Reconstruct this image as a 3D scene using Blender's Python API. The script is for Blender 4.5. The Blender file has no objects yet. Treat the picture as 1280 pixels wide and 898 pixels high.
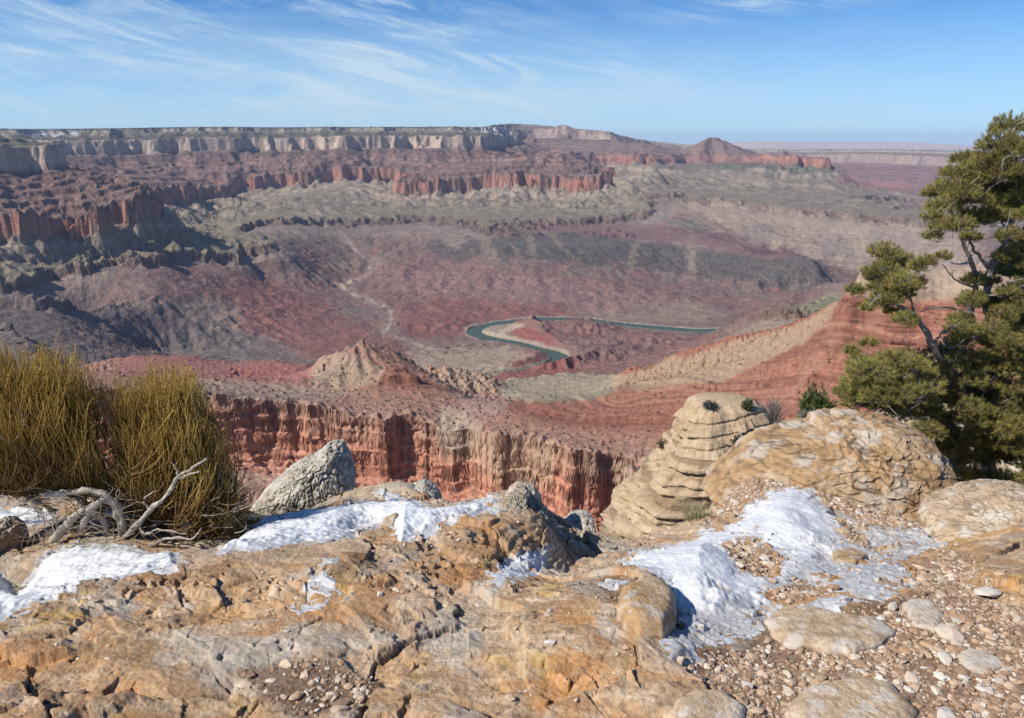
import bpy, math, random
import numpy as np
from mathutils import Vector
from mathutils.bvhtree import BVHTree

# ------------------------------------------------------------------ camera
FPX, PW, PH = 967.0, 1280.0, 898.0
EYE = 1.60
PITCH = math.atan((449.0 - 175.0) / FPX)
CP, SP = math.cos(PITCH), math.sin(PITCH)
scene = bpy.context.scene
col = scene.collection
cam_data = bpy.data.cameras.new('camera')
cam_data.sensor_width = 36.0
cam_data.lens = 36.0 * FPX / PW
cam_data.clip_start = 0.05
cam_data.clip_end = 200000.0
cam = bpy.data.objects.new('camera', cam_data)
cam.location = (0, 0, EYE)
cam.rotation_euler = (math.radians(90) - PITCH, 0, 0)
col.objects.link(cam)
scene.camera = cam

# ------------------------------------------------------------------ light
SUN_EL = math.radians(41.0)
SUN_AZ = math.radians(-116.0)          # clockwise from +Y (the view direction): the sun stands left and a little behind
sdir = Vector((math.sin(SUN_AZ) * math.cos(SUN_EL), math.cos(SUN_AZ) * math.cos(SUN_EL), math.sin(SUN_EL)))
sun_data = bpy.data.lights.new('sun', 'SUN')
sun_data.energy = 5.0
sun_data.angle = math.radians(0.5)
sun_data.color = (1.0, 0.955, 0.88)
sun = bpy.data.objects.new('sun', sun_data)
sun.rotation_euler = (-sdir).to_track_quat('-Z', 'Y').to_euler()
col.objects.link(sun)

scene.view_settings.view_transform = 'Standard'
scene.view_settings.look = 'None'
scene.view_settings.exposure = 0.2
scene.view_settings.gamma = 1.0
scene.view_settings.use_curve_mapping = False
scene.render.engine = 'CYCLES'
cy = scene.cycles
cy.max_bounces = 5
cy.diffuse_bounces = 2
cy.glossy_bounces = 2
cy.transmission_bounces = 2
cy.volume_bounces = 0
cy.transparent_max_bounces = 4
cy.use_denoising = True
cy.sample_clamp_indirect = 4.0


class NT:
    """small node-tree writer"""
    def __init__(self, tree):
        self.t = tree
        self.n = tree.nodes
        self.l = tree.links

    def add(self, kind, **kw):
        nd = self.n.new(kind)
        ins = kw.pop('ins', {})
        for k, v in kw.items():
            setattr(nd, k, v)
        for k, v in ins.items():
            s = nd.inputs[k]
            if hasattr(v, 'is_linked'):
                self.l.new(v, s)
            else:
                s.default_value = v
        return nd

    def link(self, a, b):
        self.l.new(a, b)

    def math(self, op, a, b=0.0, clamp=False):
        return self.add('ShaderNodeMath', operation=op, use_clamp=clamp, ins={0: a, 1: b}).outputs[0]

    def mix(self, fac, a, b, blend='MIX'):
        m = self.add('ShaderNodeMix', data_type='RGBA', blend_type=blend)
        for i, v in ((0, fac), (6, a), (7, b)):
            if hasattr(v, 'is_linked'):
                self.l.new(v, m.inputs[i])
            else:
                m.inputs[i].default_value = v
        return m.outputs[2]

    def ramp(self, fac, stops, interp='LINEAR'):
        r = self.add('ShaderNodeValToRGB', ins={0: fac})
        r.color_ramp.interpolation = interp
        e = r.color_ramp.elements
        while len(e) > 1:
            e.remove(e[0])
        e[0].position, e[0].color = stops[0][0], stops[0][1]
        for p, c in stops[1:]:
            x = e.new(p)
            x.color = c
        return r.outputs[0]

    def noise(self, vec, scale, detail=4.0, rough=0.55, dist=0.0):
        nd = self.add('ShaderNodeTexNoise', ins={'Vector': vec, 'Scale': scale, 'Detail': detail, 'Roughness': rough, 'Distortion': dist})
        return nd.outputs['Fac']

    def maprange(self, v, a, b, c=0.0, d=1.0, smooth=True):
        return self.add('ShaderNodeMapRange', interpolation_type='SMOOTHSTEP' if smooth else 'LINEAR',
                        ins={0: v, 1: a, 2: b, 3: c, 4: d}).outputs[0]


# ------------------------------------------------------------------ sky
world = bpy.data.worlds.new('World')
scene.world = world
world.use_nodes = True
w = NT(world.node_tree)
w.n.clear()
sky = w.add('ShaderNodeTexSky', sky_type='NISHITA', sun_disc=False, sun_elevation=SUN_EL, sun_rotation=SUN_AZ,
            altitude=2200.0, air_density=1.0, dust_density=0.6, ozone_density=2.2)
tc = w.add('ShaderNodeTexCoord')
sep = w.add('ShaderNodeSeparateXYZ', ins={0: tc.outputs['Generated']})
zc = w.math('MAXIMUM', sep.outputs[2], 0.015)
# cirrus: bearing and height over the horizon give the place in the sky; wisps drawn out to the right and downwards
hy = w.math('SQRT', w.math('ADD', w.math('MULTIPLY', sep.outputs[0], sep.outputs[0]), w.math('MULTIPLY', sep.outputs[1], sep.outputs[1])))
brg = w.math('ARCTAN2', sep.outputs[0], sep.outputs[1])
elv = w.math('DIVIDE', sep.outputs[2], w.math('MAXIMUM', hy, 0.05))
def sheet(ax, ay, tilt, sx, sy):
    e = w.math('ADD', elv, w.math('MULTIPLY', brg, tilt))
    return w.add('ShaderNodeCombineXYZ', ins={0: w.math('MULTIPLY', brg, sx), 1: w.math('MULTIPLY', e, sy), 2: ax + ay}).outputs[0]
def blob(b0, e0, wb, we, tilt=0.0):
    db = w.math('DIVIDE', w.math('SUBTRACT', brg, b0), wb)
    de = w.math('DIVIDE', w.math('SUBTRACT', w.math('ADD', elv, w.math('MULTIPLY', w.math('SUBTRACT', brg, b0), tilt)), e0), we)
    d2 = w.math('ADD', w.math('MULTIPLY', db, db), w.math('MULTIPLY', de, de))
    return w.math('POWER', 2.718, w.math('MULTIPLY', d2, -1.0))
streak = w.noise(sheet(3.1, 1.7, 0.22, 5.5, 34.0), 1.0, 9.0, 0.66, 1.1)
streak2 = w.noise(sheet(8.1, 1.7, -0.10, 4.0, 40.0), 1.0, 9.0, 0.64, 0.8)
veil = w.noise(sheet(5.4, 0.3, 0.05, 2.2, 11.0), 1.0, 6.0, 0.6, 0.8)
m1 = w.math('ADD', w.math('ADD', blob(-0.16, 0.135, 0.10, 0.035, 0.18), blob(-0.50, 0.105, 0.22, 0.030, 0.10)), w.math('ADD', blob(0.32, 0.152, 0.12, 0.014, -0.08), blob(-0.02, 0.088, 0.20, 0.022, 0.02)))
m1 = w.math('ADD', m1, w.math('ADD', blob(-0.30, 0.05, 0.40, 0.035), w.math('MULTIPLY', blob(-0.30, 0.16, 0.35, 0.05), 0.6)))
s1 = w.math('MULTIPLY', w.maprange(streak, 0.40, 0.74), w.math('MINIMUM', m1, 1.0))
s2 = w.math('MULTIPLY', w.maprange(streak2, 0.48, 0.78), w.maprange(brg, -0.6, 0.6, 0.55, 0.22, smooth=False))
s3 = w.math('MULTIPLY', w.maprange(veil, 0.36, 0.70), w.math('ADD', w.math('MULTIPLY', blob(-0.25, 0.060, 0.55, 0.045, 0.02), 0.75), w.math('MULTIPLY', blob(0.25, 0.035, 0.35, 0.025, 0.02), 0.5)))
low = w.maprange(elv, -0.01, 0.15, 0.80, 0.0, smooth=False)
cl = w.math('MAXIMUM', w.math('ADD', w.math('MULTIPLY', s1, 0.9), w.math('ADD', w.math('MULTIPLY', s2, 0.4), w.math('MULTIPLY', s3, 0.72))), 0.0)
cl = w.math('MINIMUM', cl, 0.88)
tint = w.mix(1.0, sky.outputs[0], (0.56, 0.98, 1.42, 1.0), 'MULTIPLY')
tint = w.mix(low, tint, (6.2, 8.9, 11.2, 1.0))
skyc = w.mix(cl, tint, (6.8, 8.6, 10.2, 1.0))
bg = w.add('ShaderNodeBackground', ins={0: skyc, 1: 0.075})
out = w.add('ShaderNodeOutputWorld', ins={0: bg.outputs[0]})


# ------------------------------------------------------------------ rays through picture points
def ray(u, v):
    xr = (u - 640.0) / FPX
    yr = (449.0 - v) / FPX
    return np.array((xr, CP + yr * SP, -SP + yr * CP))


def at_r(u, v, r):
    """point at horizontal range r"""
    d = ray(u, v)
    return d * (r / math.hypot(d[0], d[1])) + np.array((0, 0, EYE))


def at_y(u, v, y):
    """point at forward distance y"""
    d = ray(u, v)
    return d * (y / d[1]) + np.array((0, 0, EYE))


def project(x, y, z):
    z = z - EYE
    dep = y * CP - z * SP
    up = y * SP + z * CP
    dep = np.where(dep < 1e-3, 1e-3, dep)
    return 640.0 + FPX * x / dep, 449.0 - FPX * up / dep


# ------------------------------------------------------------------ numpy noise
def _hash(ix, iy, seed):
    h = (ix.astype(np.uint32) * np.uint32(374761393) + iy.astype(np.uint32) * np.uint32(668265263) + np.uint32((seed * 2246822519) & 0xffffffff))
    h = (h ^ (h >> np.uint32(13))) * np.uint32(1274126177)
    return h ^ (h >> np.uint32(16))


def perlin(x, y, seed=0):
    """gradient noise, about -1..1"""
    x = np.asarray(x, np.float32)
    y = np.asarray(y, np.float32)
    xf, yf = np.floor(x), np.floor(y)
    ix, iy = xf.astype(np.int32), yf.astype(np.int32)
    fx, fy = x - xf, y - yf
    ux = fx * fx * fx * (fx * (fx * 6 - 15) + 10)
    uy = fy * fy * fy * (fy * (fy * 6 - 15) + 10)
    tab = _GR

    def g(dx, dy):
        h = _hash(ix + dx, iy + dy, seed) & np.uint32(255)
        return tab[h, 0] * (fx - dx) + tab[h, 1] * (fy - dy)
    a = g(0, 0); b = g(1, 0); c = g(0, 1); d = g(1, 1)
    a = a + ux * (b - a)
    c = c + ux * (d - c)
    return (a + uy * (c - a)) * 1.5


_an = np.random.RandomState(5).rand(256) * 2 * np.pi
_GR = np.stack([np.cos(_an), np.sin(_an)], 1).astype(np.float32)


_G3 = np.random.RandomState(8).randn(256, 3)
_G3 = (_G3 / np.linalg.norm(_G3, axis=1)[:, None]).astype(np.float32)


def perlin3(x, y, z, seed=0):
    x = np.asarray(x, np.float32); y = np.asarray(y, np.float32); z = np.asarray(z, np.float32)
    xf, yf, zf = np.floor(x), np.floor(y), np.floor(z)
    ix, iy, iz = xf.astype(np.int32), yf.astype(np.int32), zf.astype(np.int32)
    fx, fy, fz = x - xf, y - yf, z - zf
    ux, uy, uz = [q * q * q * (q * (q * 6 - 15) + 10) for q in (fx, fy, fz)]

    def g(a, b, c):
        h = _hash(ix + a + (iz + c) * 7919, iy + b + (iz + c) * 104729, seed) & np.uint32(255)
        t = _G3[h]
        return t[..., 0] * (fx - a) + t[..., 1] * (fy - b) + t[..., 2] * (fz - c)
    def l(a, b, f): return a + f * (b - a)
    return 1.5 * l(l(l(g(0, 0, 0), g(1, 0, 0), ux), l(g(0, 1, 0), g(1, 1, 0), ux), uy),
                   l(l(g(0, 0, 1), g(1, 0, 1), ux), l(g(0, 1, 1), g(1, 1, 1), ux), uy), uz)


def fbm3(p, f, octaves=4, seed=0, gain=0.5):
    s = 0; a = 1.0; n = 0.0
    for i in range(octaves):
        s = s + a * perlin3(p[..., 0] * f, p[..., 1] * f, p[..., 2] * f, seed + i * 13)
        n += a; a *= gain; f *= 2.07
    return s / n


def fbm(x, y, octaves=4, seed=0, gain=0.5, lac=2.03):
    s = 0; a = 1.0; n = 0.0
    for i in range(octaves):
        s = s + a * perlin(x, y, seed + i * 17)
        n += a
        a *= gain
        x = x * lac + 11.3
        y = y * lac + 7.7
    return s / n


def ridged(x, y, octaves=4, seed=0, gain=0.5, lac=2.03):
    """0..1, sharp crests at 1"""
    s = 0; a = 1.0; n = 0.0
    for i in range(octaves):
        s = s + a * (1 - np.abs(perlin(x, y, seed + i * 17)))
        n += a
        a *= gain
        x = x * lac + 3.1
        y = y * lac + 5.9
    return s / n


def voronoi(x, y, seed=0, jitter=0.9):
    """F1, F2, cell hash (0..1), offset to the cell point"""
    x = np.asarray(x, np.float32); y = np.asarray(y, np.float32)
    ix, iy = np.floor(x).astype(np.int32), np.floor(y).astype(np.int32)
    f1 = np.full(x.shape, 9.0, np.float32); f2 = f1.copy()
    idn = np.zeros(x.shape, np.uint32)
    ox = np.zeros(x.shape, np.float32); oy = ox.copy()
    for dx in (-1, 0, 1):
        for dy in (-1, 0, 1):
            h = _hash(ix + dx, iy + dy, seed)
            px_ = ix + dx + 0.5 + jitter * ((h & np.uint32(1023)).astype(np.float32) / 1023 - 0.5)
            py_ = iy + dy + 0.5 + jitter * (((h >> np.uint32(10)) & np.uint32(1023)).astype(np.float32) / 1023 - 0.5)
            ddx, ddy = x - px_, y - py_
            d = np.sqrt(ddx * ddx + ddy * ddy)
            near = d < f1
            f2 = np.where(near, f1, np.minimum(f2, d))
            f1 = np.where(near, d, f1)
            idn = np.where(near, h, idn)
            ox = np.where(near, ddx, ox); oy = np.where(near, ddy, oy)
    return f1, f2, idn, ox, oy


def hash01(h, k):
    h = (h + np.uint32((k * 0x9E3779B1) & 0xffffffff)) * np.uint32(2654435761)
    h = h ^ (h >> np.uint32(15))
    return (h & np.uint32(65535)).astype(np.float32) / 65535


def sstep(a, b, x):
    t = np.clip((x - a) / (b - a), 0, 1)
    return t * t * (3 - 2 * t)


def poly_sd(u, v, poly):
    """signed distance in the plane of u, v: positive inside the polygon"""
    best = np.full(u.shape, 1e18)
    inside = np.zeros(u.shape, bool)
    n = len(poly)
    for i in range(n):
        ax, ay = poly[i]; bx, by = poly[(i + 1) % n]
        ex, ey = bx - ax, by - ay
        L = ex * ex + ey * ey + 1e-12
        t = np.clip(((u - ax) * ex + (v - ay) * ey) / L, 0, 1)
        d = (u - ax - t * ex) ** 2 + (v - ay - t * ey) ** 2
        best = np.minimum(best, d)
        c = ((ay > v) != (by > v)) & (u < ex * (v - ay) / (by - ay + 1e-12) + ax)
        inside ^= c
    return np.where(inside, 1, -1) * np.sqrt(best)


def line_dist(x, y, pts):
    best = np.full(x.shape, 1e18)
    for (ax, ay), (bx, by) in zip(pts[:-1], pts[1:]):
        ex, ey = bx - ax, by - ay
        t = np.clip(((x - ax) * ex + (y - ay) * ey) / (ex * ex + ey * ey + 1e-12), 0, 1)
        best = np.minimum(best, (x - ax - t * ex) ** 2 + (y - ay - t * ey) ** 2)
    return np.sqrt(best)


class RBF:
    """smooth surface through scattered values (multiquadric)"""
    def __init__(self, p, v, c, smooth=0.0):
        self.p = np.asarray(p, float); self.c = c
        v = np.asarray(v, float)
        n = len(v)
        A = self.k(self.p[:, None, :] - self.p[None, :, :])
        A[np.arange(n), np.arange(n)] += smooth
        M = np.zeros((n + 1, n + 1))
        M[:n, :n] = A; M[:n, n] = 1; M[n, :n] = 1
        self.w = np.linalg.solve(M, np.append(v, 0))

    def k(self, d):
        return -np.sqrt((d * d).sum(-1) + self.c ** 2)

    def __call__(self, a, b):
        q = np.stack([np.ravel(a), np.ravel(b)], 1)
        o = np.empty(len(q))
        for i in range(0, len(q), 20000):
            o[i:i + 20000] = self.k(q[i:i + 20000, None, :] - self.p[None]) @ self.w[:-1] + self.w[-1]
        return o.reshape(np.shape(a))


def upsample(G, na, nt):
    """bilinear-smooth enlarge of a coarse grid"""
    a = np.linspace(0, G.shape[0] - 1, na); t = np.linspace(0, G.shape[1] - 1, nt)
    i = np.minimum(a.astype(int), G.shape[0] - 2); j = np.minimum(t.astype(int), G.shape[1] - 2)
    fa = (a - i)[:, None]; ft = (t - j)[None]
    G = np.asarray(G, np.float32)
    g0 = G[i] * (1 - fa) + G[i + 1] * fa
    return (g0[:, j] * (1 - ft) + g0[:, j + 1] * ft).astype(np.float32)


def box_blur(a, k):
    for ax in (0, 1):
        c = np.cumsum(np.pad(a, [(k + 1, k) if i == ax else (0, 0) for i in (0, 1)], mode='edge'), axis=ax, dtype=np.float64)
        n = a.shape[ax]
        a = (np.take(c, np.arange(2 * k + 1, 2 * k + 1 + n), axis=ax) - np.take(c, np.arange(0, n), axis=ax)) / (2 * k + 1)
    return a.astype(np.float32)


def warp_up(B, disp, ds, dt, k=14):
    """B read a distance disp (radians) further up its own slope: headlands and alcoves that cut all beds alike"""
    Bb = box_blur(B, k)
    gs = np.gradient(Bb, axis=0) / ds; gt = np.gradient(Bb, axis=1) / dt
    m = np.sqrt(gs * gs + gt * gt) + 1.0
    i = np.clip(np.arange(B.shape[0])[:, None] + disp * gs / m / ds, 0, B.shape[0] - 1.001)
    j = np.clip(np.arange(B.shape[1])[None] + disp * gt / m / dt, 0, B.shape[1] - 1.001)
    i0 = i.astype(np.int32); j0 = j.astype(np.int32); fi = (i - i0).astype(np.float32); fj = (j - j0).astype(np.float32)
    return (B[i0, j0] * (1 - fi) * (1 - fj) + B[i0 + 1, j0] * fi * (1 - fj) + B[i0, j0 + 1] * (1 - fi) * fj + B[i0 + 1, j0 + 1] * fi * fj).astype(np.float32)


# ------------------------------------------------------------------ mesh helpers
def np_mesh(name, verts, faces, mat=None, parent=None, colors=None, smooth=True, attrs=None):
    """one mesh object from arrays; faces: (n,3) or (n,4)"""
    verts = np.asarray(verts, np.float32); faces = np.asarray(faces, np.int32)
    me = bpy.data.meshes.new(name)
    k = faces.shape[1]
    me.vertices.add(len(verts)); me.vertices.foreach_set('co', verts.ravel())
    me.loops.add(faces.size); me.loops.foreach_set('vertex_index', faces.ravel())
    me.polygons.add(len(faces))
    me.polygons.foreach_set('loop_start', np.arange(0, faces.size, k, dtype=np.int32))
    me.polygons.foreach_set('loop_total', np.full(len(faces), k, np.int32))
    me.polygons.foreach_set('use_smooth', np.full(len(faces), smooth, bool))
    me.update(calc_edges=True)
    me.validate(verbose=False)
    if colors is not None:
        c = np.ones((len(verts), 4), np.float32); c[:, :3] = colors
        at = me.attributes.new('tone', 'FLOAT_COLOR', 'POINT')
        at.data.foreach_set('color', c.ravel())
    for an, av in (attrs or {}).items():
        at = me.attributes.new(an, 'FLOAT', 'POINT')
        at.data.foreach_set('value', np.asarray(av, np.float32).ravel())
    o = bpy.data.objects.new(name, me)
    col.objects.link(o)
    if mat: me.materials.append(mat)
    if parent is not None: o.parent = parent
    return o


def grid_faces(na, nt, flip=False):
    a = np.arange(na - 1)[:, None] * nt + np.arange(nt - 1)[None]
    f = np.stack([a, a + nt, a + nt + 1, a + 1], -1).reshape(-1, 4)
    return f[:, ::-1] if flip else f


def tri(F):
    """quads to triangles, dropping collapsed ones"""
    F = np.asarray(F)
    T = np.vstack([F[:, [0, 1, 2]], F[:, [0, 2, 3]]])
    return T[(T[:, 0] != T[:, 1]) & (T[:, 1] != T[:, 2]) & (T[:, 0] != T[:, 2])]


def tag(o, label=None, cat=None, group=None, kind=None):
    if label: o['label'] = label
    if cat: o['category'] = cat
    if group: o['group'] = group
    if kind: o['kind'] = kind
    return o


def empty(name, loc):
    o = bpy.data.objects.new(name, None)
    o.location = loc
    o.empty_display_size = 0.1
    col.objects.link(o)
    return o


def tone_material(name, scale=1.0, var=0.25, bump=0.5, bump_dist=1.0, rough=0.92, stretch=(1, 1, 1), detail=6.0, spec=0.25, fine=None):
    """base colour from the mesh's own rock colours, broken up by noise of the given scale, with bump"""
    m = bpy.data.materials.new(name)
    m.use_nodes = True
    t = NT(m.node_tree)
    t.n.clear()
    at = t.add('ShaderNodeAttribute', attribute_name='tone')
    geo = t.add('ShaderNodeNewGeometry')
    mp = t.add('ShaderNodeMapping', ins={0: geo.outputs['Position'], 3: stretch})
    n1 = t.noise(mp.outputs[0], scale, detail, 0.6)
    n2 = t.noise(mp.outputs[0], scale * 4.3, 4.0, 0.6)
    f = t.math('ADD', t.math('MULTIPLY', n1, 0.5), t.math('MULTIPLY', n2, 0.5))
    f = t.maprange(f, 0.30, 0.70, 1.0 - var, 1.0 + var, smooth=False)
    c = t.mix(1.0, at.outputs[0], t.add('ShaderNodeCombineXYZ', ins={0: f, 1: f, 2: f}).outputs[0], 'MULTIPLY')
    b = t.add('ShaderNodeBump', ins={'Strength': bump, 'Distance': bump_dist, 'Height': t.math('ADD', n1, t.math('MULTIPLY', n2, 0.5))})
    p = t.add('ShaderNodeBsdfPrincipled', ins={'Base Color': c, 'Roughness': rough, 'Specular IOR Level': spec, 'Normal': b.outputs[0]})
    t.add('ShaderNodeOutputMaterial', ins={0: p.outputs[0]})
    return m


def flat_material(name, color, rough=0.9, var=0.2, scale=30.0, spec=0.2):
    m = bpy.data.materials.new(name)
    m.use_nodes = True
    t = NT(m.node_tree)
    t.n.clear()
    tcn = t.add('ShaderNodeTexCoord')
    n = t.noise(tcn.outputs['Object'], scale, 5.0, 0.6)
    f = t.maprange(n, 0.3, 0.7, 1 - var, 1 + var, smooth=False)
    c = t.mix(1.0, (*color, 1), t.add('ShaderNodeCombineXYZ', ins={0: f, 1: f, 2: f}).outputs[0], 'MULTIPLY')
    b = t.add('ShaderNodeBump', ins={'Strength': 0.4, 'Distance': 0.01, 'Height': n})
    p = t.add('ShaderNodeBsdfPrincipled', ins={'Base Color': c, 'Roughness': rough, 'Specular IOR Level': spec, 'Normal': b.outputs[0]})
    t.add('ShaderNodeOutputMaterial', ins={0: p.outputs[0]})
    return m

# =================================================================== THE CANYON
# The strata: a smooth "erosion level" B runs from 0 at the plateau rim down to 1300 at the river; STRATA turns it into height,
# with cliffs where little B makes much height.  Contours seen in the photograph fix B at real places (range and height).
STRATA = [(-400, 262), (-40, 252), (0, 248), (5, 185), (25, 170), (28, 150), (90, 75), (94, -20), (98, -35), (102, -128), (150, -165), (200, -200),
          (203, -222), (245, -240), (248, -268), (290, -290), (294, -325), (340, -350), (344, -385), (385, -415), (388, -450), (419, -495), (421, -560), (423, -572), (425, -690),
          (440, -698), (443, -715), (470, -730), (473, -743), (520, -782), (620, -858), (660, -880), (662, -890), (740, -940), (898, -990), (900, -1025), (903, -1032), (906, -1062), (960, -1110), (1060, -1205), (1180, -1320), (1300, -1440), (1500, -1446)]
SB = np.array([p[0] for p in STRATA], float); SZ = np.array([p[1] for p in STRATA], float)
def T_far(b): return np.interp(b, SB, SZ)
def T_inv(z): return float(np.interp(z, SZ[::-1], SB[::-1]))


def contour_points(rows):
    """rows of (level, mode, a, b, points) -> [(az, ln r, level, offset or None)]"""
    res = []
    for level, mode, a, b, pts in rows:
        n = len(pts)
        for i, (u, v) in enumerate(pts):
            val = a + (b - a) * (i / (n - 1) if n > 1 else 0)
            d = ray(u, v)
            hr = math.hypot(d[0], d[1])
            az = math.atan2(d[0], d[1])
            if mode == 'z':
                r = val / (d[2] / hr)
            else:
                r = val
            z = r * d[2] / hr
            if mode == 'b':
                res.append((az, math.log(r), level, None))
            elif level is None:
                res.append((az, math.log(r), None, z))
            else:
                res.append((az, math.log(r), level, z))
    return res


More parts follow.
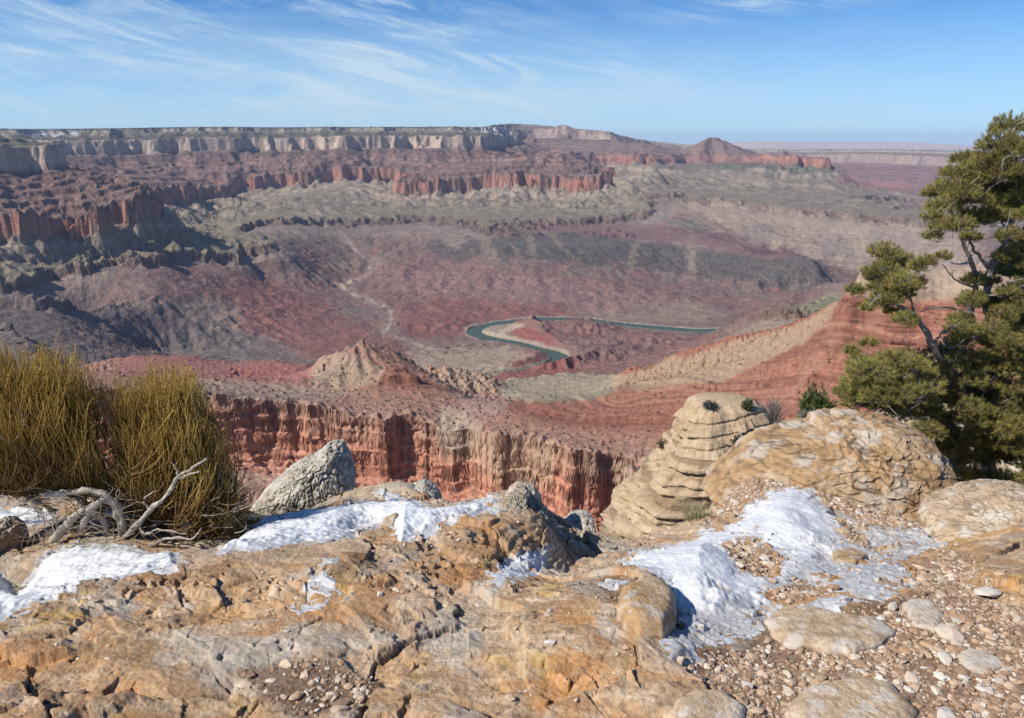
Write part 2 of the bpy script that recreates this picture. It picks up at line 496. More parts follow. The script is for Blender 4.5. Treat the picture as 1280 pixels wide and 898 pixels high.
FAR = [
    # north rim: edge, top and foot of the pale cliff
    (0, 'r', 14600, 15400, [(115, 161), (200, 159.5), (300, 158.5), (400, 158.5), (500, 158.5), (570, 158.5), (620, 159)]),
    (-250, 'r', 16100, 16700, [(560, 159.8), (600, 160.2), (622, 161)]), (75, 'r', 16600, 16600, [(650, 168)]), (-250, 'r', 17500, 18000, [(60, 163), (200, 162), (400, 161.5), (600, 161.5)]),
    (90, 'r', 14250, 14850, [(77, 178), (120, 176.5), (189, 176), (260, 173.5), (320, 174), (365, 174), (422, 171), (486, 171), (555, 171), (603, 171)]),
    (103, 'r', 14100, 14700, [(82, 192), (137, 192), (252, 187), (303, 187), (355, 187), (426, 185), (486, 185), (555, 184), (600, 184)]),
    (300, 'r', 13750, 14150, [(150, 212), (230, 207), (320, 207), (420, 202), (500, 200), (580, 203)]),
    (419, 'r', 13350, 13750, [(240, 226), (290, 224), (330, 219), (365, 218), (395, 211), (430, 210), (470, 211)]),
    (419, 'r', 12300, 12400, [(500, 231), (520, 227), (545, 225), (580, 224), (620, 217), (650, 215), (677, 219), (692, 223), (720, 221), (757, 220)]),
    (330, 'r', 12850, 12850, [(560, 212), (620, 205), (660, 200), (700, 205)]),
    (200, 'r', 13300, 13300, [(683, 186)]), (260, 'r', 13150, 13150, [(655, 196), (715, 197)]),
    (419, 'r', 13700, 14400, [(738, 211), (760, 212), (784, 205)]),
    (520, 'r', 13300, 13700, [(775, 222), (800, 222), (815, 215)]),
    (520, 'r', 11950, 11950, [(500, 246), (545, 246), (620, 240), (680, 248), (760, 240)]),
    (700, 'r', 11350, 11450, [(470, 258), (540, 256), (600, 254), (690, 257), (770, 254)]),
    (560, 'r', 12700, 13000, [(330, 246), (380, 240), (430, 232), (455, 231)]), (740, 'r', 10600, 10900, [(370, 262), (400, 252)]),
    # edge of the grey-green platform
    (899, 'z', -990, -990, [(400, 282), (434, 278), (469, 273.5), (496, 272), (537, 270), (555, 275), (582, 279), (600, 283), (622, 284), (643, 280), (677, 277), (703, 274), (737, 272), (772, 270)]),
    (910, 'z', -1070, -1070, [(400, 287), (434, 284), (469, 281), (496, 280), (537, 279), (582, 289), (622, 297), (660, 289), (703, 282), (737, 281), (772, 279), (800, 279)]),
    (899, 'r', 6350, 7850, [(24, 352), (64, 344), (77, 341), (96, 335), (120, 328), (155, 325), (172, 322), (215, 321.5), (234, 321), (269, 323), (291, 323.5), (303, 318), (329, 306), (343, 304)]),
    (908, 'r', 6250, 7750, [(24, 361), (64, 353), (96, 342), (120, 335), (155, 332), (172, 329), (215, 328), (269, 331), (293, 331), (312, 326), (338, 313), (350, 310)]),
    (899, 'r', 5400, 5600, [(0, 373), (20, 373)]), (912, 'r', 5250, 5450, [(0, 387), (25, 386)]),
    (800, 'r', 6480, 6800, [(20, 325), (100, 312), (160, 310)]), (800, 'r', 7300, 7800, [(230, 301), (270, 304), (300, 301)]),
    (899, 'r', 8500, 9900, [(310, 290), (297, 287), (305, 281), (340, 277), (372, 271)]),
    (930, 'r', 8300, 9700, [(330, 296), (335, 290), (365, 281), (395, 281)]),
    (660, 'r', 8700, 9000, [(210, 287), (262, 285)]), (660, 'r', 10500, 10500, [(300, 266), (250, 268)]),
    # left redwall and the red terraces over it (and how they go on beyond the left edge)
    (419, 'r', 6900, 6900, [(-160, 279), (-320, 281)]), (440, 'r', 6800, 6800, [(-160, 296), (-320, 298)]), (290, 'r', 7500, 7500, [(-160, 246), (-320, 248)]), (200, 'r', 7900, 7900, [(-100, 228), (-320, 232)]), (150, 'r', 8500, 8500, [(-110, 217), (-320, 220)]), (130, 'r', 9200, 9200, [(-110, 205), (-320, 205)]),
    (899, 'r', 5300, 5300, [(-160, 376), (-320, 380)]), (912, 'r', 5150, 5150, [(-160, 390), (-320, 394)]), (800, 'r', 6400, 6400, [(-160, 330), (-320, 332)]), (None, 'r', 4500, 4500, [(-160, 440), (-320, 440)]),
    (419, 'r', 7050, 7100, [(0, 277), (34, 276), (58, 274), (84, 273), (124, 270)]), (419, 'r', 7200, 7600, [(140, 261), (168, 254), (188, 247), (196, 243)]),
    (440, 'r', 6980, 7500, [(0, 292), (58, 293), (92, 303), (125, 296), (150, 272), (190, 262)]),
    (419, 'r', 9900, 12300, [(186, 240), (205, 238.5), (235, 237), (269, 236)]), (450, 'r', 9750, 11600, [(210, 256), (240, 253), (275, 248)]),
    (380, 'r', 7350, 7650, [(0, 262), (60, 262), (110, 255), (150, 244)]),
    (290, 'r', 7650, 7950, [(0, 242), (50, 240), (110, 232), (140, 222)]),
    (200, 'r', 7950, 8250, [(0, 225), (60, 222), (100, 215), (128, 216)]),
    (103, 'r', 8150, 8350, [(0, 215), (30, 214), (62, 211), (90, 204)]),
    (60, 'r', 8400, 8400, [(20, 172), (42, 184)]), (0, 'r', 8600, 8600, [(0, 166), (10, 166)]),
    (260, 'r', 11500, 12500, [(60, 200), (110, 207), (170, 212)]), (350, 'r', 11500, 11500, [(120, 222), (180, 225)]),
    (0, 'r', 19500, 19500, [(20, 166), (60, 165.5), (105, 165)]), (60, 'r', 18500, 18500, [(30, 174), (70, 175)]),
    # the land beyond, right of the plateau
    (28, 'r', 16300, 16300, [(632, 163)]), (95, 'r', 16800, 17100, [(644, 171.5), (660, 175)]), (150, 'r', 18500, 18500, [(664, 173.5), (682, 174)]), (95, 'r', 18700, 18700, [(696, 166.5), (705, 166), (713, 167)]),
    (150, 'r', 18500, 18200, [(724, 175.5), (745, 176.5), (762, 176)]), (110, 'r', 18300, 18300, [(770, 172.5)]), (165, 'r', 18300, 18200, [(779, 178), (803, 179)]), (250, 'r', 18000, 18000, [(822, 186)]), (360, 'r', 17900, 17900, [(842, 191)]),
    (330, 'r', 17500, 17600, [(640, 186), (690, 186), (740, 187), (790, 187)]), (417, 'r', 16900, 17000, [(735, 194), (762, 192), (790, 191), (815, 193)]),
    (424, 'r', 16500, 16700, [(740, 202), (785, 200), (818, 201)]), (500, 'r', 16200, 16300, [(745, 212), (785, 211), (820, 211)]), (700, 'r', 15300, 15300, [(790, 224), (830, 221)]), (350, 'r', 15000, 15000, [(640, 202), (700, 204)]),
    (-30, 'r', 23800, 23800, [(664, 174), (680, 171), (690, 170), (720, 172), (760, 175)]),
    # pyramid butte
    (150, 'r', 18000, 18000, [(888, 174.5)]), (290, 'r', 17950, 17950, [(872, 184), (904, 182.5), (916, 185)]), (330, 'r', 18600, 18600, [(850, 189), (940, 189)]), (385, 'r', 17800, 17800, [(862, 189), (890, 188), (926, 190)]), (418, 'r', 17600, 17600, [(858, 193), (890, 192), (930, 194)]),
    (424, 'r', 17300, 17300, [(855, 200), (890, 200), (935, 199)]), (432, 'r', 17000, 16600, [(850, 206), (890, 206), (935, 204)]), (450, 'r', 16300, 16000, [(930, 207), (985, 209), (1040, 212)]),
    (640, 'r', 14700, 14700, [(850, 220), (910, 226), (970, 228), (1030, 230)]), (850, 'r', 13600, 13600, [(850, 236), (910, 240), (970, 237), (1060, 246)]),
    # pale ridge in the middle right
    (899, 'r', 11700, 10300, [(820, 239), (860, 246), (905, 252), (945, 257), (1000, 262), (1060, 268), (1110, 274), (1132, 279)]),
    (910, 'r', 11500, 10100, [(830, 247), (862, 254), (905, 260), (945, 265), (1000, 270), (1060, 277), (1110, 283), (1140, 287)]),
    (700, 'r', 12600, 12000, [(950, 247), (1000, 250), (1040, 254)]), (780, 'r', 12000, 11600, [(880, 243), (930, 248), (1080, 263)]),
    (1060, 'r', 10300, 9500, [(860, 278), (910, 290), (960, 300), (1050, 310), (1120, 312), (1180, 300)]), (1180, 'r', 9700, 9000, [(920, 304), (970, 316), (1050, 330), (1130, 335), (1200, 330)]),
    (1020, 'r', 13200, 13200, [(1100, 255), (1160, 262)]), (850, 'r', 15200, 15200, [(1000, 226), (1050, 230)]),
    # far wall on the right
    (0, 'r', 22000, 20500, [(925, 187.5), (980, 187.5), (1040, 187.5), (1100, 187.5), (1150, 188), (1200, 190), (1290, 190)]),
    (103, 'r', 21300, 19900, [(945, 200), (990, 203), (1040, 203), (1085, 203), (1140, 206), (1200, 208), (1290, 210)]),
    (300, 'r', 19800, 18500, [(1000, 208), (1040, 212), (1090, 215), (1130, 215), (1180, 220), (1290, 224)]), (419, 'r', 18500, 17600, [(1050, 220), (1110, 226), (1180, 232), (1290, 236)]),
    (470, 'r', 17800, 17000, [(1060, 228), (1120, 236), (1200, 244), (1290, 250)]), (740, 'r', 15800, 15200, [(1080, 240), (1140, 248), (1220, 256), (1290, 262)]),
    (-250, 'b', 27000, 27000, [(700, 187), (900, 187), (1000, 187), (1100, 187), (1200, 187), (1350, 187)]), (-250, 'b', 30000, 30000, [(-40, 160), (200, 160), (400, 160), (600, 160)]),
    # below the platform: hills down to the river
    (None, 'z', -1350, -1415, [(0, 440), (100, 430), (200, 440), (300, 440), (400, 440)]), (None, 'r', 5700, 6100, [(60, 374), (130, 372), (190, 366), (250, 385)]),
    (None, 'z', -1250, -1250, [(330, 350)]), (None, 'z', -1350, -1350, [(420, 342)]), (None, 'z', -1365, -1425, [(463, 345), (442, 356), (424, 364), (450, 371), (480, 382), (491, 392), (487, 406), (495, 419)]),
    (None, 'z', -1130, -1130, [(400, 305), (520, 300)]), (None, 'z', -1210, -1210, [(450, 312)]), (None, 'z', -1270, -1270, [(560, 332), (490, 335)]), (None, 'z', -1150, -1170, [(620, 318), (700, 320)]),
    (None, 'z', -1075, -1075, [(700, 299), (760, 300)]), (None, 'z', -1060, -1110, [(830, 292), (870, 297), (930, 306), (990, 315), (1022, 326)]), (None, 'r', 7300, 7300, [(1045, 350)]), (None, 'r', 8600, 8300, [(960, 322), (1030, 336), (1060, 350)]),
    (None, 'z', -1340, -1340, [(850, 347), (930, 358), (1000, 362)]), (None, 'z', -1270, -1270, [(780, 335), (850, 330), (930, 345)]), (None, 'z', -1200, -1200, [(640, 327)]),
    (None, 'z', -1436, -1436, [(580, 411), (620, 399), (700, 395), (760, 403), (820, 407), (880, 411), (940, 405)]), (None, 'z', -1360, -1360, [(800, 370), (620, 362)]), (None, 'z', -1390, -1390, [(560, 383), (690, 385)]),
    (None, 'z', -1405, -1405, [(1040, 365), (1000, 392), (900, 390)]), (None, 'z', -1380, -1380, [(700, 425), (660, 412), (760, 440), (850, 432), (900, 425)]), (None, 'z', -1438, -1438, [(620, 445), (570, 450), (600, 430), (540, 437), (590, 462)]),
    (None, 'z', -1360, -1360, [(670, 458), (700, 445)]), (None, 'z', -1415, -1395, [(350, 442), (430, 425), (480, 445)]), (None, 'z', -1330, -1330, [(720, 466), (800, 450)]),
    # the nearer bench on the right
    (895, 'r', 3600, 3600, [(955, 389), (975, 387), (1000, 390)]), (920, 'r', 3450, 3450, [(955, 402), (975, 400), (1010, 400)]), (960, 'r', 3300, 3300, [(938, 428), (908, 446)]), (990, 'r', 3600, 3600, [(915, 432)]), (880, 'r', 4200, 4200, [(1030, 376), (1060, 372)]), (980, 'r', 3900, 4300, [(920, 425), (960, 380)]),
]

# the river, seen from bank to bank
RIVER_Z = -1438.0
RIV_PX = [(1010, 392), (975, 402), (940, 408.5), (922, 411.5), (881, 414.5), (841, 411.8), (800, 408), (770, 405.5), (737, 400.5), (704, 398.6), (674, 399.5), (642, 402), (615, 406), (597, 411), (591, 416), (600, 421),
          (615, 424.5), (635, 427.5), (655, 432.5), (672, 437), (700, 444), (700, 455), (665, 465), (625, 470), (600, 471.5), (560, 474)]
def on_level(u, v, z):
    d = ray(u, v)
    s = (z - EYE) / d[2]
    return d[0] * s, d[1] * s
RIV = [on_level(u, v, RIVER_Z) for u, v in RIV_PX]
def chaikin(p, n=2):
    for _ in range(n):
        q = [p[0]]
        for a, b in zip(p[:-1], p[1:]):
            q.append((a[0] * .75 + b[0] * .25, a[1] * .75 + b[1] * .25)); q.append((a[0] * .25 + b[0] * .75, a[1] * .25 + b[1] * .75))
        p = q + [p[-1]]
    return p
RIV = chaikin(RIV)
RIV_HALF = 44.0


def gullies(S, Tt, Z, R, freq, octaves, strength, seed, ds, dt):
    """branching gullies that run down the slope (S, Tt: conformal coordinates azimuth and ln r)"""
    gs = np.gradient(Z, axis=0) / (ds * R)
    gt = np.gradient(Z, axis=1) / (dt * R)
    def blur(a, k):
        for ax in (0, 1):
            c = np.cumsum(np.pad(a, [(k + 1, k) if i == ax else (0, 0) for i in (0, 1)], mode='edge'), axis=ax, dtype=np.float64)
            n = a.shape[ax]
            a = (np.take(c, np.arange(2 * k + 1, 2 * k + 1 + n), axis=ax) - np.take(c, np.arange(0, n), axis=ax)) / (2 * k + 1)
        return a.astype(np.float32)
    k = max(2, int(0.35 / freq / ds))
    gs, gt = blur(gs, k), blur(gt, k)
    mag = np.sqrt(gs * gs + gt * gt) + 1e-6
    slope = np.minimum(mag, 0.9)
    fade = sstep(0.02, 0.13, mag)
    dx, dy = (gt / mag).astype(np.float32), (-gs / mag).astype(np.float32)
    H = np.zeros_like(Z); hx = np.zeros_like(Z); hy = np.zeros_like(Z)
    a = 1.0; f = freq
    for o in range(octaves):
        px_, py_ = S * f, Tt * f
        ix, iy = np.floor(px_).astype(np.int32), np.floor(py_).astype(np.int32)
        fx, fy = (px_ - ix).astype(np.float32), (py_ - iy).astype(np.float32)
        ex, ey = dx + 0.9 * hy, dy - 0.9 * hx
        va = np.zeros_like(Z); vx = np.zeros_like(Z); vy = np.zeros_like(Z); wt = np.zeros_like(Z)
        for i in (-1, 0, 1):
            for j in (-1, 0, 1):
                h = _hash(ix - i, iy - j, seed + o * 7)
                hx0 = ((h & np.uint32(1023)).astype(np.float32) / 1023) * 0.7
                hy0 = (((h >> np.uint32(10)) & np.uint32(1023)).astype(np.float32) / 1023) * 0.7
                qx = fx + i - hx0; qy = fy + j - hy0
                w_ = np.exp(-2.2 * (qx * qx + qy * qy))
                ph = (qx * ex + qy * ey) * 6.2832
                wt += w_
                va += np.cos(ph) * w_
                sn = -np.sin(ph) * w_
                vx += sn * ex; vy += sn * ey
        va /= wt; vx /= wt; vy /= wt
        H += va * a / f
        hx += vx * a; hy += vy * a
        a *= 0.55; f *= 2.05
    return (H * R * slope * fade * strength).astype(np.float32)


def adaptive_rows(tt, arrs, Z, R, nr, floor_w=0.12, ns=3):
    """choose, along each azimuth, the nr ranges that show most; returns resampled arrays"""
    na, nt = Z.shape
    E = (Z - EYE) / R
    run = np.maximum.accumulate(E, axis=1)
    vis = (E >= run - 0.0012).astype(np.float32)
    dE = np.abs(np.diff(E, axis=1, prepend=E[:, :1]))
    dT = np.gradient(tt)[None]
    wgt = np.sqrt(dE ** 2 + (0.08 * dT) ** 2)
    wgt = wgt * (floor_w + (1 - floor_w) * vis)
    k = 6
    for _ in range(ns):                                   # neighbours share their rows
        wgt = (np.roll(wgt, k, 0) + wgt + np.roll(wgt, -k, 0)) / 3
        wgt = (np.roll(wgt, 2, 1) + 2 * wgt + np.roll(wgt, -2, 1)) / 4
    wgt += 0.25 * wgt.mean(1, keepdims=True) * (dT / dT.mean())
    C = np.cumsum(wgt, axis=1); C = (C - C[:, :1]) / (C[:, -1:] - C[:, :1])
    q = np.linspace(0, 1, nr)
    outs = [np.empty((na, nr), np.float32) for _ in range(len(arrs) + 1)]
    for i in range(na):
        ti = np.interp(q, C[i], tt)
        outs[0][i] = ti
        for k2, A in enumerate(arrs):
            outs[k2 + 1][i] = np.interp(ti, tt, A[i])
    return outs


def mixc(c, mask, rgb):
    m = np.clip(mask, 0, 1)[..., None].astype(np.float32)
    return c * (1 - m) + np.asarray(rgb, np.float32) * m


def strata_color(B, stops):
    b = np.array([s[0] for s in stops], float)
    c = np.array([s[1] for s in stops], float)
    return np.stack([np.interp(B, b, c[:, k]) for k in range(3)], -1).astype(np.float32)


FAR_TONES = [(-60, (.05, .06, .04)), (-2, (.05, .06, .04)), (0, (.34, .30, .24)), (5, (.50, .43, .33)), (10, (.20, .19, .15)), (26, (.33, .28, .21)), (34, (.15, .145, .11)), (80, (.17, .15, .115)), (88, (.52, .40, .30)), (102, (.62, .46, .345)),
             (108, (.23, .16, .13)), (195, (.21, .13, .105)), (201, (.38, .245, .19)), (206, (.21, .13, .105)), (244, (.24, .145, .115)), (247, (.40, .25, .19)), (252, (.215, .13, .105)), (288, (.25, .15, .12)), (293, (.42, .27, .21)), (298, (.22, .14, .11)),
             (340, (.24, .145, .115)), (343, (.38, .23, .175)), (350, (.235, .145, .115)), (384, (.25, .15, .12)), (387, (.37, .215, .16)), (394, (.25, .165, .13)), (418, (.28, .18, .14)), (420, (.50, .235, .165)), (425, (.46, .22, .155)), (430, (.30, .22, .17)), (445, (.34, .27, .21)), (470, (.31, .255, .195)), (520, (.32, .265, .20)),
             (660, (.28, .235, .175)), (663, (.17, .14, .11)), (668, (.28, .235, .175)), (860, (.245, .215, .155)), (896, (.25, .21, .155)), (899, (.22, .155, .125)), (906, (.17, .125, .105)), (915, (.27, .21, .175)), (950, (.30, .235, .195)), (1000, (.235, .165, .14)), (1100, (.23, .155, .135)), (1200, (.225, .15, .13)), (1300, (.24, .165, .14))]  # platform-edge cliff stops darkened: its shadows put into the colour, plus dark patina

# formations that do not follow the level: outlines traced on the photograph, laid on the hills where they lie (picture place, colour, softness)
FORMATIONS = [
    ([(0, 372), (60, 368), (150, 380), (240, 395), (300, 410), (330, 460), (0, 470)], (.205, .160, .150), 14),
    ([(215, 330), (290, 335), (330, 345), (400, 375), (430, 398), (480, 412), (500, 430), (560, 440), (500, 462), (430, 452), (375, 445), (320, 425), (295, 415), (285, 395), (240, 372), (190, 372)], (.27, .130, .112), 10),
    ([(255, 400), (330, 420), (380, 450), (280, 470), (150, 460)], (.195, .165, .150), 12),
    ([(150, 335), (290, 335), (310, 345), (250, 372), (180, 380), (120, 372)], (.26, .17, .15), 8),
    ([(225, 378), (262, 368), (300, 385), (305, 408), (262, 415)], (.33, .26, .21), 6),
    ([(400, 350), (460, 335), (560, 315), (620, 330), (720, 345), (900, 372), (1050, 375), (1040, 400), (900, 398), (700, 396), (580, 412), (520, 420), (480, 380)], (.26, .155, .135), 10),
    ([(480, 345), (560, 338), (720, 352), (860, 382), (760, 392), (640, 380), (560, 375), (500, 365)], (.29, .185, .165), 9),
    ([(480, 385), (560, 372), (700, 384), (720, 395), (640, 398), (590, 408), (560, 425), (510, 420), (490, 405)], (.265, .12, .105), 6),
    ([(600, 402), (660, 404), (740, 398), (800, 412), (900, 420), (940, 412), (930, 440), (820, 455), (760, 470), (600, 478), (640, 445), (680, 440)], (.285, .155, .135), 8),
    ([(700, 425), (760, 418), (830, 432), (800, 450), (730, 448)], (.235, .150, .135), 8),
    ([(633, 402), (655, 406), (690, 418), (690, 436), (665, 432), (640, 415)], (.29, .105, .09), 3),
    ([(690, 440), (640, 448), (610, 478), (720, 478), (720, 450)], (.29, .115, .095), 6),
    ([(505, 436), (560, 436), (600, 433), (650, 436), (665, 445), (640, 456), (610, 474), (560, 478), (545, 462), (515, 455)], (.42, .33, .25), 4),
    ([(515, 450), (540, 446), (552, 462), (530, 468)], (.46, .36, .28), 3),
    ([(548, 448), (565, 432), (600, 436), (620, 445), (600, 458), (560, 466)], (.40, .30, .22), 4),
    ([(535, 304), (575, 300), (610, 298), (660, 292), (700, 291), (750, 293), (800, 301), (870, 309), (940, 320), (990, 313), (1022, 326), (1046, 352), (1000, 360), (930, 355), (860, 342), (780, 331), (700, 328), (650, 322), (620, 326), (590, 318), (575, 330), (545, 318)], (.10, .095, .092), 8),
    ([(655, 282), (760, 281), (860, 285), (925, 298), (990, 312), (1000, 322), (960, 324), (870, 307), (800, 300), (750, 292), (700, 290)], (.235, .135, .135), 3),
    ([(820, 272), (870, 276), (885, 288), (850, 284)], (.215, .215, .165), 3),
    ([(600, 296), (612, 296), (628, 330), (612, 334), (604, 318)], (.27, .215, .17), 3), ([(658, 292), (666, 292), (671, 318), (660, 318)], (.27, .215, .17), 3), ([(684, 292), (694, 294), (712, 318), (725, 326), (700, 312)], (.27, .215, .17), 3),
    ([(860, 285), (868, 290), (870, 340), (862, 345), (858, 315)], (.29, .23, .18), 3), ([(788, 306), (800, 304), (798, 320), (784, 340), (786, 320)], (.26, .21, .165), 3), ([(634, 303), (640, 306), (652, 322), (644, 318)], (.26, .21, .165), 3), ([(556, 298), (584, 300), (570, 312), (560, 308)], (.30, .24, .19), 3),
    ([(800, 385), (860, 372), (910, 392), (880, 402), (820, 404), (760, 400), (740, 392)], (.30, .235, .185), 6),
    ([(845, 250), (945, 260), (1060, 272), (1140, 284), (1230, 290), (1220, 345), (1060, 338), (1030, 326), (990, 312), (925, 296), (880, 275)], (.40, .315, .245), 8),
    ([(940, 275), (975, 285), (960, 305), (930, 295)], (.26, .22, .19), 6), ([(1020, 290), (1060, 300), (1070, 322), (1030, 318)], (.25, .21, .185), 6), ([(1090, 285), (1150, 300), (1130, 320), (1080, 315)], (.29, .235, .21), 6),
    ([(895, 425), (960, 398), (1015, 396), (1015, 404), (960, 412), (925, 425), (930, 450), (880, 460)], (.36, .28, .22), 4), ([(950, 382), (1003, 384), (1010, 398), (955, 400)], (.24, .17, .13), 2), ([(985, 383), (1040, 368), (1070, 372), (1060, 395), (1020, 398)], (.255, .25, .165), 3),
    ([(1055, 205), (1110, 203), (1180, 214), (1300, 220), (1300, 245), (1180, 245), (1100, 238), (1050, 225)], (.30, .13, .15), 6),
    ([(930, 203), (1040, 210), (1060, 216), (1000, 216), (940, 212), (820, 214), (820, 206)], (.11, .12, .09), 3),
]

CREEK_PX = [(395, 282), (402, 290), (425, 310), (450, 330), (466, 338), (461, 348), (443, 355), (424, 363.5), (449, 370.5), (468, 380), (484, 384), (490, 392), (487, 405), (475, 414), (495, 418.5), (518, 423), (533, 430), (560, 432), (600, 426)]


def build_far():
    na, nt = 1080, 1640
    s = np.linspace(-0.74, 0.74, na); t = np.linspace(math.log(2550), math.log(25000), nt)
    ds, dt = s[1] - s[0], t[1] - t[0]
    pts = contour_points(FAR)
    pb = []; po = []
    for az, lr, L, z in pts:
        if L is None:
            pb.append((az, lr, T_inv(z) + 0.0)); po.append((az, lr, 0.0))
        else:
            pb.append((az, lr, L))
            if z is not None: po.append((az, lr, z - float(T_far(L))))
    cs, ct = np.meshgrid(np.linspace(s[0], s[-1], 240), np.linspace(t[0], t[-1], 360), indexing='ij')
    a = np.array(pb); fB = RBF(a[:, :2], a[:, 2], 0.012, 0.002)
    b = np.array(po); fO = RBF(b[:, :2], b[:, 2], 0.03, 0.01)
    B = upsample(fB(cs, ct), na, nt); O = upsample(fO(cs, ct), na, nt)
    S, Tt = np.meshgrid(s, t, indexing='ij')
    S = S.astype(np.float32); Tt = Tt.astype(np.float32)
    R = np.exp(Tt)
    # erosion of the level: headlands and alcoves
    wx = 0.012 * fbm(S * 14, Tt * 14, 3, 3); wy = 0.012 * fbm(S * 14 + 9, Tt * 14, 3, 4)
    n1 = 1 - 2.2 * np.abs(perlin((S + wx) * 11, (Tt + wy) * 11, 21))
    n2 = 1 - 2.2 * np.abs(perlin((S + wx) * 25, (Tt + wy) * 25, 22))
    n3 = 1 - 2.2 * np.abs(perlin((S + wx) * 60, (Tt + wy) * 60, 23))
    n4 = 1 - 2.2 * np.abs(perlin(S * 150, Tt * 150, 24))
    n5 = perlin(S * 330, Tt * 330, 25)
    depth = sstep(-10, 60, B)
    plat = 1 - 0.35 * sstep(560, 760, B) * (1 - sstep(905, 960, B))
    hills = sstep(915, 1000, B)
    sup = sstep(105, 130, B) * (1 - sstep(395, 412, B))
    def scoop(fr, sd_):
        c = voronoi((S + wx) * fr, (Tt + wy) * fr, sd_)
        return (0.45 - c[0]) * 2.0, c
    k1, c1 = scoop(12.0, 91); k2, c2 = scoop(29.0, 92); k3, c3 = scoop(66.0, 93); k4, c4 = scoop(150.0, 94)
    apron = sstep(425, 470, B) * (1 - sstep(800, 900, B))
    farther = 1 - 0.65 * sstep(15800, 17500, R)
    big = 0.5 + perlin(S * 9, Tt * 9, 95)                      # some stretches deeply cut, some plain
    disp = (0.017 * k1 * np.clip(0.5 + big, 0.2, 1.6) + 0.0105 * k2 * np.clip(1.1 - 0.5 * big, 0.4, 1.4) + 0.0045 * k3 + 0.0016 * k4 + 0.003 * n2) * (1 - 0.85 * sstep(880, 960, B)) * (1 - 0.82 * sstep(15800, 17200, R))
    B = warp_up(B, disp, ds, dt)
    depth = sstep(-10, 60, B); hills = sstep(915, 1000, B); sup = sstep(105, 130, B) * (1 - sstep(395, 412, B)); apron = sstep(425, 470, B) * (1 - sstep(800, 900, B))
    n = (4 * n1 + 5 * k2 * (1 - 0.35 * hills) + 3.5 * k3 + 2 * k4 * (1 - 0.5 * hills) + 1.0 * n5) * (0.3 + 0.7 * depth) * farther * (1 - 0.45 * sstep(908, 930, B) * (1 - sstep(1060, 1180, B)))
    n = n + apron * (9 * k2 + 8 * k3 + 4 * k4) + hills * (4 * k2 + 2.5 * k3 + 1.2 * k4) * np.clip((1290 - B) / 120, 0, 1)
    n = np.where(B > 1240, n * np.clip((1330 - B) / 90, 0.12, 1), n)
    Bp = B + n
    Z = (T_far(np.maximum(Bp, -400)) + O).astype(np.float32)
    X = R * np.sin(S); Y = R * np.cos(S)
    dr = line_dist(X.astype(np.float64), Y.astype(np.float64), RIV[::2])
    dr = np.where((R > 4200) & (R < 7800), dr, 5000)
    # hills stand on the river plain
    Z = np.where(Bp > 906, np.maximum(Z, RIVER_Z + 4), Z)
    u, v = project(X, Y, Z)
    # the two red hills inside the bend, the scarp on the near side
    def hill(uu, vv, zz, h, ru, rr):
        x0, y0 = on_level(uu, vv, zz)
        a0 = math.atan2(x0, y0); r0 = math.hypot(x0, y0)
        d = np.sqrt(((S - a0) * r0 / ru) ** 2 + ((R - r0) / rr) ** 2)
        d = d + 0.18 * perlin(S * 90, Tt * 90, 31)
        return h * (1 - sstep(0.25, 1.0, d))
    Z = Z + hill(660, 417, -1400, 85, 210, 330) + hill(735, 408, -1400, 60, 330, 260) + hill(722, 405, -1430, 42, 190, 130) + hill(690, 460, -1400, 125, 300, 260) + hill(800, 425, -1390, 55, 420, 350) + hill(760, 447, -1370, 70, 360, 260)
    Z = Z + hill(545, 402, -1400, 55, 420, 240) * 0.8
    # small buttes on the skyline
    def butte(uu, r0, h, wu, wr, point):
        d_ = ray(uu, 190); a0 = math.atan2(d_[0], d_[1])
        d = np.sqrt(((S - a0) * r0 / wu) ** 2 + ((R - r0) / wr) ** 2) * (1 + 0.25 * perlin(S * 160, Tt * 160, 96))
        return h * (np.clip(1 - d, 0, 1) if point else 1 - sstep(0.6, 1.0, d))
    Z = Z + butte(888, 18000, 105, 380, 450, True) + butte(906, 17950, 40, 330, 400, True) + butte(704, 18700, 70, 230, 300, False) + butte(770, 18300, 75, 110, 200, True) + butte(664, 18300, 60, 150, 250, False)
    g = gullies(S, Tt, Z, R, 40.0, 5, 0.30, 77, ds, dt) * (0.75 + 0.6 * perlin(S * 22, Tt * 22, 78))
    steep = (T_far(Bp + 1.5) - T_far(Bp - 1.5)) / -3.0
    cliff = sstep(2.5, 6.0, steep)
    g = g * (1 - 0.8 * cliff) * (1 - 0.45 * sup) * (1 + 0.1 * apron) * (1 + 0.5 * sstep(1080, 1180, Bp)) * (1 - 0.72 * sstep(904, 925, B) * (1 - sstep(1080, 1200, B)))
    Z = Z + g * (1 - 0.6 * sstep(1260, 1300, Bp)) * (0.25 + 0.75 * sstep(100, 160, Bp))
    # badland ridges and drainages on the low hills
    hz0 = sstep(915, 990, Bp) * np.clip((1345 - Bp) / 110, 0.12, 1)
    rw = 0.012 * fbm(S * 26, Tt * 26, 3, 86)
    bad = (ridged((S + rw) * 30, (Tt - rw) * 30, 5, 87, 0.55) - 0.62) * 0.0105 + (np.abs(perlin((S - rw) * 17, (Tt + rw) * 17, 88)) - 0.3) * 0.006
    Z = Z + (0.62 * bad * R * hz0 * (0.6 + 0.6 * sstep(-0.2, 0.4, perlin(S * 11, Tt * 11, 89)))).astype(np.float32)
    # the water has cut its bed
    bank = RIVER_Z + 3 + np.maximum(dr - RIV_HALF - 8, 0) * 0.62
    Z = np.where(Bp > 906, np.minimum(np.maximum(Z, RIVER_Z + 3), np.maximum(bank, RIVER_Z + 3)), Z)
    Z = np.where(dr < RIV_HALF + 18 + 10 * perlin(X / 160, Y / 160, 8), RIVER_Z - 6, Z).astype(np.float32)
